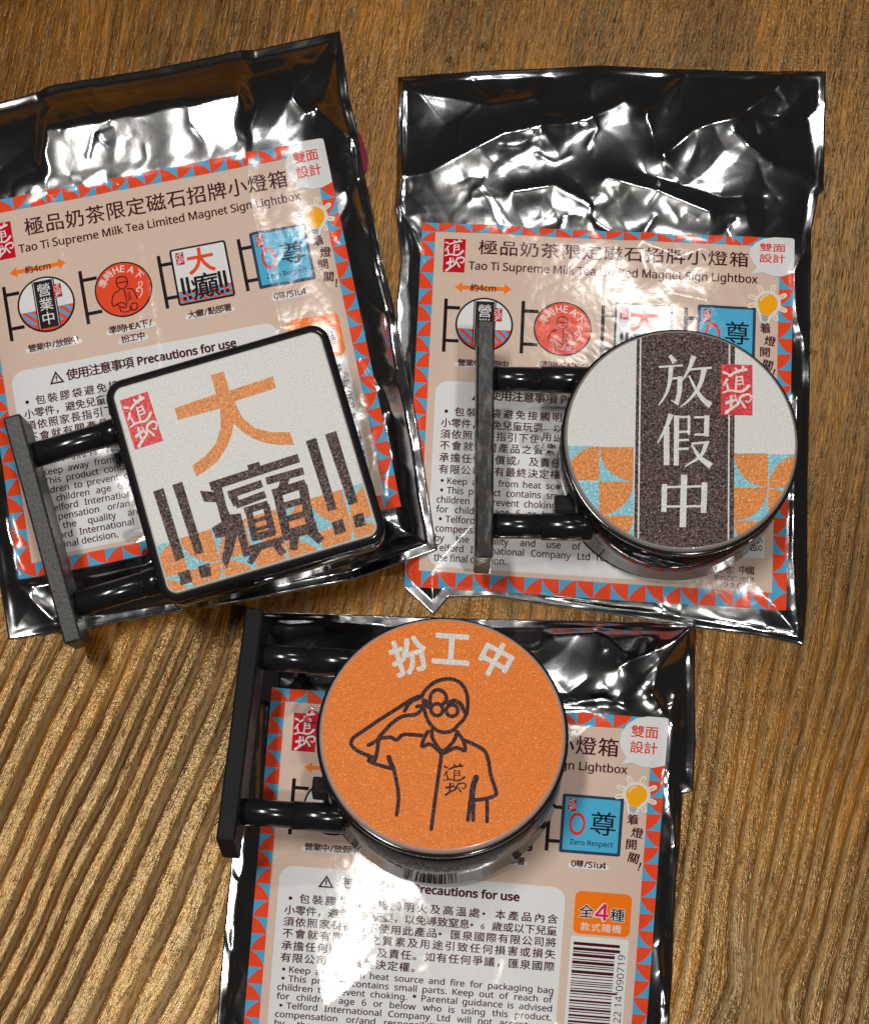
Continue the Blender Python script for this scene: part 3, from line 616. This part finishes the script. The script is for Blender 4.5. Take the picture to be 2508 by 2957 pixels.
BR_ = Bag(top=[(1149, 224), (1419, 202), (1739, 190), (2138, 206), (2383, 206)],
          right=[(2383, 206), (2381, 350), (2377, 545), (2362, 560), (2341, 669), (2337, 948), (2337, 1090), (2329, 1409), (2329, 1728), (2318, 1862)],
          bottom=[(1168, 1696), (1252, 1774), (1292, 1724), (1419, 1722), (1818, 1780), (2006, 1812), (2198, 1836), (2318, 1862)],
          left=[(1149, 224), (1146, 509), (1140, 597), (1158, 749), (1146, 868), (1140, 1200), (1168, 1696)],
          quad=[(1219, 643), (2291, 692), (2267, 1764), (1166, 1694)], anchors=[(0, 0), (9.3, 6.2), (31, 28.2), (57.7, 54.2), (77.4, 73.8), (97, 95.3), (104, 104)], seed=37, puff=.44,
          creases=[([(1153, 272), (1300, 290), (1415, 309), (1545, 290)], .12, 40, False), ([(1145, 531), (1240, 507), (1453, 400), (1692, 355), (1800, 298)], .20, 52, False), ([(1864, 340), (1978, 222)], .12, 30, False),
                   ([(1864, 340), (1894, 442), (1913, 461)], .08, 18, False), ([(1913, 457), (1997, 389), (2130, 351), (2270, 233)], .17, 46, False), ([(2115, 393), (2225, 476), (2339, 510)], .12, 40, False),
                   ([(2149, 332), (2373, 336)], -.07, 14, False), ([(1864, 503), (2080, 567), (2200, 560)], -.10, 40, False), ([(1750, 522), (1900, 560), (2046, 620)], .15, 44, False), ([(1480, 560), (1600, 540), (1700, 600)], .12, 34, False),
                   ([(1150, 265), (1157, 514)], .09, 16, False), ([(1155, 600), (1200, 700), (1222, 750)], .08, 20, False), ([(2335, 700), (2290, 790), (2300, 930), (2320, 1000)], .09, 20, False), ([(2300, 1150), (2290, 1400), (2285, 1620), (2300, 1800)], .11, 22, False),
                   ([(2225, 1500), (2230, 1600), (2260, 1700)], 0.031, 17, True), ([(1790, 640), (1860, 700), (1960, 745), (2030, 720), (2100, 770), (2150, 860), (2200, 1040)], 0.019, 15, True), ([(1950, 850), (2040, 870), (2110, 960)], 0.019, 15, True),
                   ([(1860, 660), (1840, 720), (1870, 790)], 0.025, 27, True), ([(1500, 1745), (1900, 1770), (2300, 1840)], .07, 14, False), ([(1450, 615), (1440, 700)], 0.019, 63, True)])
bot_lift = lambda px, py: .10 * sstep(1850, 2000, px) * sstep(1950, 1820, py)
BB_ = Bag(top=[(718, 1752), (760, 1768), (929, 1772), (1422, 1788), (1700, 1792), (2006, 1802)],
          right=[(2006, 1802), (2004, 2000), (2006, 2140), (1999, 2282), (1968, 2290), (1960, 2453), (1950, 2531), (1944, 2650), (1938, 2833), (1905, 3290)],
          bottom=[(595, 3200), (1905, 3290)], left=[(718, 1752), (700, 2000), (667, 2492), (644, 2736), (626, 2957), (595, 3200)],
          quad=[(785, 1985), (1928, 2077), (1850, 3165), (695, 3072)], anchors=[(0, 0), (104, 104)], seed=71, lift=bot_lift, puff=.66, fall=170,
          creases=[([(770, 1790), (830, 1810), (930, 1800)], .08, 24, False), ([(1600, 1840), (1730, 1830), (1800, 1890)], .10, 36, False), ([(1720, 1830), (1740, 1880)], .05, 10, False), ([(1790, 1930), (1900, 1880), (1995, 1815)], .15, 44, False),
                   ([(1880, 2010), (1900, 1930), (1995, 1815)], .10, 22, False), ([(1620, 2035), (1740, 2020), (1800, 2030)], .10, 18, False), ([(1880, 2010), (1930, 2080), (1950, 2010)], .08, 16, False), ([(1940, 2100), (1925, 2260), (1950, 2440)], .10, 20, False),
                   ([(1925, 2700), (1895, 2740), (1920, 2900)], .08, 18, False), ([(885, 2000), (850, 2060), (785, 2125)], 0.031, 16, True), ([(765, 2040), (760, 2150), (752, 2300)], .10, 10, False), ([(650, 2700), (700, 2820), (670, 2900)], .04, 14, False), ([(660, 2520), (700, 2560)], .03, 10, False),
                   ([(830, 2480), (880, 2600), (900, 2720), (930, 2900)], 0.014, 29, True), ([(1050, 2450), (1180, 2520), (1260, 2640), (1240, 2800), (1300, 2957)], 0.019, 33, True), ([(1480, 2540), (1400, 2660), (1480, 2730), (1440, 2850)], 0.015, 17, True), ([(1600, 2957), (1480, 2730)], 0.012, 15, True)])
bag_left = BL_.build('black foil bag with its label half hidden under the square lightbox sign')
bag_right = BR_.build('black foil bag with crumpled top lying under the round white and brown sign')
bag_low = BB_.build('black foil bag whose label caution text lies below the round orange sign')
# a magenta printed fold of the left bag showing past its side seam
_q = [(1030, 372), (1042, 392), (1058, 440), (1063, 468), (1060, 490), (1050, 500), (1044, 470), (1036, 420)]
_V = [tuple(unproj([a], [b], .05)[0]) for a, b in _q] + [tuple(unproj([a], [b], .02)[0]) for a, b in _q]; n_ = len(_q)
fold = pydata('back_fold', [np.array(v) - np.array(bag_left.location) / S for v in _V], [list(range(n_))[::-1], list(range(n_, 2 * n_))] + [(i, (i + 1) % n_, n_ + (i + 1) % n_, n_ + i) for i in range(n_)], [DMAG], bag_left)

# ------------------------------------------------------------------ lightbox signs
def outline2(hw, r, n=20):
    p = []
    for cx, cy, a0 in ((hw - r, hw - r, 0), (-hw + r, hw - r, 90), (-hw + r, -hw + r, 180), (hw - r, -hw + r, 270)):
        for k in range(n):
            a = math.radians(a0 + 90 * k / n); p.append((cx + r * math.cos(a), cy + r * math.sin(a)))
    return p
def loft(name, hw, r, prof, mats, parent, capb=True, capt=True, closed=False):
    V = []; Fs = []; rings = []
    for ins, z in prof:
        o = outline2(hw - ins, max(r - ins, .02)); rings.append(len(V)); V += [(x, y, z) for x, y in o]
    n = len(o); pairs = list(zip(range(len(prof) - 1), range(1, len(prof))))
    if closed: pairs.append((len(prof) - 1, 0))
    for a, b in pairs:
        for k in range(n): j = (k + 1) % n; Fs.append((rings[a] + k, rings[a] + j, rings[b] + j, rings[b] + k))
    if capb: Fs.append(tuple(range(n))[::-1])
    if capt: Fs.append(tuple(rings[-1] + k for k in range(n)))
    ob = pydata(name, V, Fs, mats, parent, smooth=True)
    for p in ob.data.polygons:
        if len(p.vertices) > 4: p.use_smooth = False
    md = ob.modifiers.new('edge', 'EDGE_SPLIT'); md.split_angle = math.radians(50)
    return ob
def rod(name, x0, x1, y, z, rad, mats, parent, n=28, bev=.03):
    V = []; Fs = []
    for x, rr in ((x0, rad - bev), (x0 + bev, rad), (x1 - bev, rad), (x1, rad - bev)):
        V += [(x, y + rr * math.cos(2 * math.pi * k / n), z + rr * math.sin(2 * math.pi * k / n)) for k in range(n)]
    for a in range(3):
        for k in range(n): j = (k + 1) % n; Fs.append((a * n + k, a * n + j, (a + 1) * n + j, (a + 1) * n + k))
    Fs += [tuple(range(n))[::-1], tuple(3 * n + k for k in range(n))]
    return pydata(name, V, Fs, mats, parent, smooth=True)
def bbox(name, x0, x1, y0, y1, z0, z1, mats, parent, bev=.03):
    V = [(x, y, z) for z in (z0, z1) for y in (y0, y1) for x in (x0, x1)]
    Fs = [(0, 2, 3, 1), (4, 5, 7, 6), (0, 1, 5, 4), (2, 6, 7, 3), (0, 4, 6, 2), (1, 3, 7, 5)]
    o = pydata(name, V, Fs, mats, parent); md = o.modifiers.new('bevel', 'BEVEL'); md.width = bev * S; md.segments = 2; return o
TT = 1.80
def make_sign(label, bag, cpx, rot, hw, r, face_mat, edge_mat, plate_mat, square, tubes, plate, tabspec, swit, tilt):
    # pose: the face centre projects to cpx; the body rests on the bag it lies on
    ang = np.linspace(0, 2 * np.pi, 60, endpoint=False); out = np.array(outline2(hw, r, 15)); pts = np.vstack([out, out * .6, [[0, 0]]])
    c, s_ = math.cos(math.radians(rot)), math.sin(math.radians(rot)); Rz = np.array([[c, -s_, 0], [s_, c, 0], [0, 0, 1]]); Rt = np.eye(3); zf = 2.0
    for it in range(6):
        cen = unproj([cpx[0]], [cpx[1]], zf)[0]; base = cen - Rt @ np.array([0, 0, TT])
        w = (Rz @ np.c_[pts, np.zeros(len(pts))].T).T + base; hh = bag.height(w[:, 0], w[:, 1])
        A = np.c_[w[:, 0] - base[0], w[:, 1] - base[1], np.ones(len(w))]; co = np.linalg.lstsq(A, hh, rcond=None)[0]
        gx, gy = tilt
        nrm = np.array([-gx, -gy, 1]); nrm /= np.linalg.norm(nrm); ax = np.array([1, 0, gx]); ax /= np.linalg.norm(ax); Rt = np.stack([ax, np.cross(nrm, ax), nrm], 1)
        top = np.percentile(hh - (A[:, 0] * gx + A[:, 1] * gy), 88); zf = top - .01 + (Rt @ np.array([0, 0, TT]))[2]
    cen = unproj([cpx[0]], [cpx[1]], zf)[0]; base = cen - Rt @ np.array([0, 0, TT]); Rm = Rt @ Rz
    print('sign', label[:20], 'tilt', round(math.degrees(math.atan(gx)), 1), round(math.degrees(math.atan(gy)), 1), 'z', round(float(base[2]), 2))
    root = bpy.data.objects.new('lightbox_sign', None); COL.objects.link(root)
    root.matrix_world = Matrix.Translation(Vector(base * S)) @ Matrix(Rm.tolist()).to_4x4()
    root['label'] = label; root['category'] = 'lightbox sign'; root['group'] = 'miniature magnet lightbox signs'
    body = loft('body', hw, r, [(.06, 0), (.0, .06), (0, TT - .24), (.03, TT - .21)], [GLOSS], root)
    if square:
        loft('rim', hw, r, [(.0, TT - .2), (-.012, TT - .17), (-.012, TT - .07), (.03, TT - .015), (.085, TT - .008), (.105, TT - .03), (.11, TT - .2)], [GLOSS], root, False, False, True)
        face = loft('face_panel', hw, r, [(.115, TT - .18), (.115, TT - .04), (.13, TT - .015), (.15, TT - .003)], [F_WHITE], root)
        fi = .15
    else:
        loft('rim', hw, r, [(.0, TT - .2), (-.015, TT - .18), (-.015, TT - .125), (.01, TT - .11), (.05, TT - .108), (.06, TT - .2)], [GLOSS], root, False, False, True)
        face = loft('face_panel', hw, r, [(.035, TT - .15), (.03, TT - .08), (.045, TT - .03), (.08, TT - .006), (.10, TT - .003)], [edge_mat], root)
        fi = .085
    for ty in tubes:
        tb = rod('tube', plate[0] + .1, -hw - .30, ty, .92, .215, [TUBE], root)
        x1 = -hw + .04 if square else -math.sqrt(max(hw * hw - ty * ty, .01)) + .06
        rod('collar', -hw - .32, x1, ty, .92, .235, [TUBE], tb)
    bbox('mounting_plate', plate[0] - .15, plate[0] + .15, plate[1], plate[2], .40, 1.46, [plate_mat], root, .035)
    # switch and clear pull tab
    bbox('switch', -hw - .06, -hw + (.1 if square else .3), swit - .14, swit + .14, .45, .85, [PLAIN], root, .03)
    tx, ty0, ty1, tz = tabspec; yc = (ty0 + ty1) / 2; hy = (ty1 - ty0) / 2; tp = [(-hw + .25, ty0), (-hw + .25, ty1)] + [(tx + hy - hy * math.cos(a), yc + hy * math.sin(a)) for a in np.linspace(math.pi / 2, -math.pi / 2, 12)]
    n = len(tp); f = lambda x: tz - .10 * ((x + hw) / (tx + hw)) ** 2
    pydata('pull_tab', [(x, y, f(x)) for x, y in tp] + [(x, y, f(x) - .012) for x, y in tp], [tuple(range(n)), tuple(range(2 * n - 1, n - 1, -1))] + [(i, n + i, n + (i + 1) % n, (i + 1) % n) for i in range(n)], [CLEAR], root)
    def to_local(px):                                  # photo pixels -> points on the face, sign's own frame
        px = np.atleast_2d(np.array(px, float)); d = rays(px[:, 0], px[:, 1]); t = ((cen - C) @ Rm[:, 2]) / (d @ Rm[:, 2]); P = C + d * t[:, None]
        return ((P - base) @ Rm)[:, :2]
    clip = np.array(outline2(hw - fi, max(r - fi, .02), 24))
    return root, face, to_local, clip
def clip_tris(tris, poly):
    n = len(poly); out = []; lo = None
    for t in tris:
        p = [tuple(v) for v in t]
        for i in range(n):
            a = poly[i]; b = poly[(i + 1) % n]; ex, ey = b[0] - a[0], b[1] - a[1]; q = []
            dv = [ex * (y - a[1]) - ey * (x - a[0]) for x, y in p]
            if min(dv) >= 0: continue
            for k in range(len(p)):
                j = (k + 1) % len(p)
                if dv[k] >= 0: q.append(p[k])
                if (dv[k] >= 0) != (dv[j] >= 0):
                    f = dv[k] / (dv[k] - dv[j]); q.append((p[k][0] + f * (p[j][0] - p[k][0]), p[k][1] + f * (p[j][1] - p[k][1])))
            p = q
            if len(p) < 3: break
        for k in range(1, len(p) - 1): out.append((p[0], p[k], p[k + 1]))
    return np.array(out) if out else np.zeros((0, 3, 2))
def put_prints(face, prints, to_local, clip):
    for pr in prints:
        mats = []; mi = []; V = []
        for j, (t, m, l) in enumerate(pr.items):
            q = to_local(t.reshape(-1, 2)).reshape(-1, 3, 2); q = clip_tris(q, clip)
            if not len(q): continue
            ar = np.cross(q[:, 1] - q[:, 0], q[:, 2] - q[:, 0]); q[ar < 0] = q[ar < 0][:, ::-1]
            if m not in mats: mats.append(m)
            mi += [mats.index(m)] * len(q); v = q.reshape(-1, 2); V.append(np.c_[v, np.full(len(v), TT - .003 + l * .0014 + (j % 40) * .00003)])
        V = np.vstack(V); link(pr.name, mk_mesh(pr.name, V, np.arange(len(V)).reshape(-1, 3), mats, mi, smooth=False), face)
def px_frame(x0, y0, s): return lambda pts: [(x0 + a / s, y0 + b / s) for a, b in pts]

# --- round white and brown sign
root, face, tl, clip = make_sign('round lightbox sign with a brown band reading 放假中 between white sides', BR_, (1966, 1266), -0.8, 1.97, 1.97, F_WHITE, ACRYL, SCUFF, False, (1.33, -1.30), (-3.24, -2.0, 2.2), (-2.42, .02, .40, 1.05), -.85, (-.01, .0))
f = px_frame(1500, 900, 2.075); fs = 1 / 2.075
bp_ = Print('white_ground'); bp_.disc(1966, 1262, 420, F_WHITE, .6)
pt = Print('tile_pattern')
for x0, y0, x1, y1, cn in ((272, 806, 475, 1011, 'br'), (478, 812, 680, 1014, 'tr'), (474, 1018, 678, 1219, 'tl'), (474, 1222, 678, 1424, 'tl'), (1284, 850, 1485, 1051, 'tr'), (1488, 857, 1690, 1056, 'br'), (1283, 1054, 1484, 1251, 'tl'), (1487, 1060, 1690, 1258, 'bl'), (1282, 1254, 1484, 1455, 'tr')):
    pt.poly(f([(x0 - 2, y0 - 2), (x1 + 2, y0 - 2), (x1 + 2, y1 + 2), (x0 - 2, y1 + 2)]), F_BLUE, 1)
    cx, cy = (x0 if cn[1] == 'l' else x1), (y0 if cn[0] == 't' else y1); (qx, qy), = f([(cx, cy)])
    pt.quarter(qx, qy, (x1 - x0) * fs * (1 if cn[1] == 'l' else -1), (y1 - y0) * fs * (1 if cn[0] == 't' else -1), F_ORANGE, 2, 14)
pt.poly(f([(250, 1016), (472, 1018), (472, 1226), (250, 1226)]), F_BLUE, 1)
bd = Print('brown_band'); bd.poly(f([(702, 60), (1289, 60), (1280, 1460), (681, 1460)]), F_BROWN, 3)
bd.poly(f([(720, 60), (729, 60), (712, 1460), (703, 1460)]), F_LETTER, 4); bd.poly(f([(1251, 60), (1260, 60), (1252, 1460), (1243, 1460)]), F_LETTER, 4)
lt = Print('band_lettering')
def st(pts, a, b=None, cv=True): lt.stroke(f(pts), a * fs, F_LETTER, 5, None if b is None else b * fs, cv, cap=False)
for q in (([(897, 262), (928, 304)], 20, 34), ([(832, 332), (976, 322)], 11), ([(906, 322), (897, 420), (872, 500), (830, 562)], 30, 8), ([(902, 402), (968, 396)], 11), ([(958, 388), (955, 480), (938, 550)], 30, 26), ([(950, 556), (904, 530)], 16, 5),
          ([(1042, 266), (1012, 345), (972, 414)], 32, 8), ([(1005, 348), (1148, 336)], 13), ([(1104, 340), (1078, 440), (1022, 520), (962, 572)], 32, 8), ([(1012, 384), (1056, 470), (1100, 530), (1142, 562)], 10, 38),
          ([(906, 614), (872, 702), (824, 788)], 32, 8), ([(878, 690), (878, 920)], 34), ([(938, 622), (936, 922)], 30), ([(940, 633), (1016, 631)], 13), ([(1012, 622), (1012, 738)], 16), ([(940, 722), (1014, 718)], 13), ([(940, 772), (1012, 768)], 13), ([(940, 824), (1010, 820)], 13),
          ([(1044, 634), (1130, 632)], 13), ([(1120, 622), (1116, 748)], 30), ([(1044, 737), (1122, 737)], 13), ([(1028, 792), (1132, 782)], 14), ([(1118, 784), (1084, 862), (988, 928)], 30, 8), ([(1030, 800), (1076, 872), (1144, 926)], 12, 38),
          ([(866, 1034), (862, 1200)], 32), ([(866, 1052), (1108, 1046)], 13), ([(1106, 1024), (1099, 1206)], 34), ([(864, 1168), (1100, 1166)], 13), ([(983, 978), (975, 1292)], 38)): st(*q)
sl = Print('red_seal'); put_seal(sl, f([(1203, 315), (1392, 320), (1392, 622), (1203, 618)]), F_RED, F_LETTER, 6)
put_prints(face, [bp_, pt, bd, lt, sl], tl, clip)

# --- round orange sign
root, face, tl, clip = make_sign('round orange lightbox sign with a saluting man drawn under white characters', BB_, (1277, 2114), -4.6, 1.98, 1.98, F_FULL, ACRYW, PLAIN, False, (1.36, -1.28), (-3.24, -1.92, 2.0), (-2.34, .30, .58, .9), -.72, (.0, -.14))
f = px_frame(900, 1750, 2.205); fs = 1 / 2.205
bp_ = Print('orange_ground'); bp_.disc(1277, 2110, 440, F_FULL, .6)
tx = Print('arched_lettering')
for ch, x, y, sz, ro in (('扮', 618, 322, 218, -17), ('工', 888, 276, 226, 4), ('中', 1166, 345, 212, 28)):
    (gx, gy), = f([(x, y)]); tx.glyph(ch, gx, gy, sz * fs, F_LETTER, 1, rot=ro, bold=0.026)
mn = Print('saluting_man')
def st(pts, a=25, b=None): mn.stroke(f(pts), a * fs, F_LINE, 2, None if b is None else b * fs)
for q in ([(700, 578), (720, 540), (770, 492), (830, 468), (890, 465), (945, 490), (980, 540), (992, 600), (988, 670), (965, 722), (930, 758)], [(712, 640), (730, 710), (760, 760), (800, 793), (850, 805), (900, 790), (930, 757)],
          [(705, 568), (640, 592), (540, 655), (430, 725), (320, 800), (266, 838), (250, 875), (276, 912), (340, 945), (402, 966)], [(702, 658), (660, 690), (580, 702), (512, 745), (440, 820), (412, 858), (360, 886)], [(590, 668), (628, 612), (692, 582)], [(668, 640), (705, 634), (730, 625)],
          [(756, 640), (752, 592), (770, 546), (808, 534), (846, 556), (856, 596), (836, 624)], [(762, 792), (772, 850), (830, 922), (900, 862), (926, 800)], [(738, 800), (716, 840), (702, 894), (756, 880), (822, 936)], [(922, 802), (960, 850), (975, 920), (920, 902), (842, 936)],
          [(706, 825), (640, 820), (580, 820), (540, 852), (500, 836), (432, 842)], [(426, 846), (416, 920), (400, 985), (370, 980), (360, 950)], [(362, 986), (400, 1004), (470, 1025), (515, 1036)], [(520, 1032), (540, 1120), (552, 1220), (540, 1330)], [(826, 940), (806, 1080), (782, 1250), (760, 1420)],
          [(975, 856), (1050, 890), (1100, 925), (1122, 980), (1140, 1080), (1172, 1180), (1165, 1206), (1110, 1226), (1035, 1236)], [(966, 668), (986, 690)], [(1115, 1228), (1115, 1372)]): st(q)
for q in (([(490, 962), (502, 1000), (518, 1030)], 32), ([(1046, 1092), (1026, 1150), (1016, 1238)], 38), ([(1008, 1240), (993, 1362)], 26), ([(1028, 1258), (1026, 1362)], 26), ([(866, 618), (910, 604), (948, 626), (962, 655)], 30), ([(716, 606), (748, 640)], 38)): st(*q)
(gx, gy), = f([(796, 660)]); mn.ring(gx, gy, 38 * fs, 24 * fs, F_LINE, 3); (gx, gy), = f([(892, 666)]); mn.ring(gx, gy, 37 * fs, 24 * fs, F_LINE, 3)
put_seal(mn, f([(832, 985), (990, 1000), (985, 1222), (826, 1208)]), F_RED, F_LINE, 2, frame=False)
put_prints(face, [bp_, tx, mn], tl, clip)

# --- square sign
root, face, tl, clip = make_sign('square white lightbox sign with black rim and an orange 大 above dark characters', BL_, (706, 1332), 16.6, 1.90, .30, F_WHITE, ACRYL, GRAIN, True, (1.28, -1.36), (-3.52, -2.02, 1.92), (-2.30, -.62, -.40, .85), .75, (.0, .15))
f = px_frame(300, 1000, 2.075); fs = 1 / 2.075
SQ = [(305, 1121), (925, 918), (1112, 1551), (484, 1737)]; Hs = homog([(0, 0), (1, 0), (1, 1), (0, 1)], SQ)
up = lambda pts: [tuple(v) for v in happly(Hs, pts)]
g0 = Print('white_ground'); g0.poly(up([(-.1, -.1), (1.1, -.1), (1.1, 1.1), (-.1, 1.1)]), F_WHITE, .6)
pt = Print('tile_pattern'); c_ = .1495; u0 = -.02; v0 = .745
for j in range(2):
    for i in range(7):
        x0 = u0 + i * c_; y0 = v0 + j * c_; x1 = x0 + c_; y1 = y0 + c_
        if j == 1: y1 = min(y1, 1.05)
        pt.poly(up([(x0, y0), (x1, y0), (x1, y1), (x0, y1)]), F_BLUE, 1)
        cn = (('br', 'tr') if j == 0 else ('bl', 'tl'))[i % 2]
        cx, cy = (x0 if cn[1] == 'l' else x1), (y0 if cn[0] == 't' else y0 + c_); sx = 1 if cn[1] == 'l' else -1; sy = 1 if cn[0] == 't' else -1
        pt.poly(up([(cx, cy)] + [(cx + sx * c_ * .985 * math.cos(math.pi / 2 * k / 12), cy + sy * c_ * .985 * math.sin(math.pi / 2 * k / 12)) for k in range(13)]), F_ORANGE, 2)
da = Print('orange_character')
da.poly(f([(640, 172), (718, 150), (752, 266), (1012, 180), (1031, 250), (785, 329), (800, 370), (832, 430), (900, 488), (1000, 514), (1115, 515), (1141, 591), (1040, 590), (960, 577), (890, 550), (830, 512), (778, 462), (765, 530), (740, 598), (680, 688), (620, 740), (556, 780), (529, 715), (610, 655), (672, 580), (700, 490), (697, 372), (444, 441), (424, 372), (672, 285)]), F_ORANGE, 3)
dk = Print('dark_characters')
def pl(pts): dk.poly(f(pts), F_BROWN, 4)
def st(pts, a, b=None): dk.stroke(f(pts), a * fs, F_BROWN, 4, None if b is None else b * fs, False, cap=False)
pl([(858, 712), (930, 692), (944, 735), (872, 757)]); pl([(630, 815), (1160, 644), (1175, 694), (645, 866)])
pl([(640, 850), (706, 838), (735, 960), (756, 1008), (820, 1000), (880, 1250), (838, 1266), (800, 1130), (772, 1240), (735, 1332), (706, 1276), (722, 1200), (728, 1140), (672, 1150), (646, 1088), (704, 1052), (680, 960), (672, 935), (598, 930), (576, 866), (660, 872)])
st([(745, 892), (948, 822)], 46); st([(768, 885), (798, 952)], 46); st([(790, 952), (968, 886)], 44)
for q in (([(842, 988), (984, 944)], 42), ([(868, 985), (906, 1160)], 42), ([(970, 950), (1014, 1122)], 42), ([(880, 1054), (1000, 1018)], 24), ([(888, 1106), (1008, 1070)], 24), ([(890, 1150), (1026, 1110)], 44), ([(874, 1218), (1072, 1158)], 44), ([(934, 1198), (872, 1302)], 46, 36), ([(1024, 1176), (1076, 1246)], 46),
          ([(972, 808), (1196, 746)], 46), ([(1090, 784), (1062, 868)], 50), ([(1010, 884), (1208, 822)], 52), ([(1038, 876), (1102, 1158)], 54), ([(1190, 830), (1246, 1108)], 56), ([(1060, 962), (1224, 914)], 40), ([(1080, 1040), (1236, 994)], 38), ([(1080, 1136), (1276, 1076)], 62), ([(1142, 1130), (1136, 1222)], 56, 46), ([(1228, 1098), (1304, 1168)], 58, 50)): st(*q)
for q in ([(295, 870), (357, 849), (483, 1265), (430, 1290)], [(410, 831), (470, 811), (600, 1235), (548, 1250)], [(1209, 569), (1271, 547), (1396, 975), (1345, 991)], [(1324, 529), (1391, 507), (1521, 935), (1467, 952)],
          [(445, 1359), (514, 1337), (531, 1410), (462, 1432)], [(563, 1320), (630, 1299), (649, 1372), (583, 1391)], [(1363, 1056), (1430, 1034), (1451, 1110), (1384, 1131)], [(1489, 1016), (1551, 996), (1571, 1070), (1508, 1090)]): pl(q)
sl = Print('red_seal'); put_seal(sl, f([(96, 325), (262, 270), (355, 566), (187, 620)]), F_RED, F_LETTER, 3)
put_prints(face, [g0, pt, da, dk, sl], tl, clip)
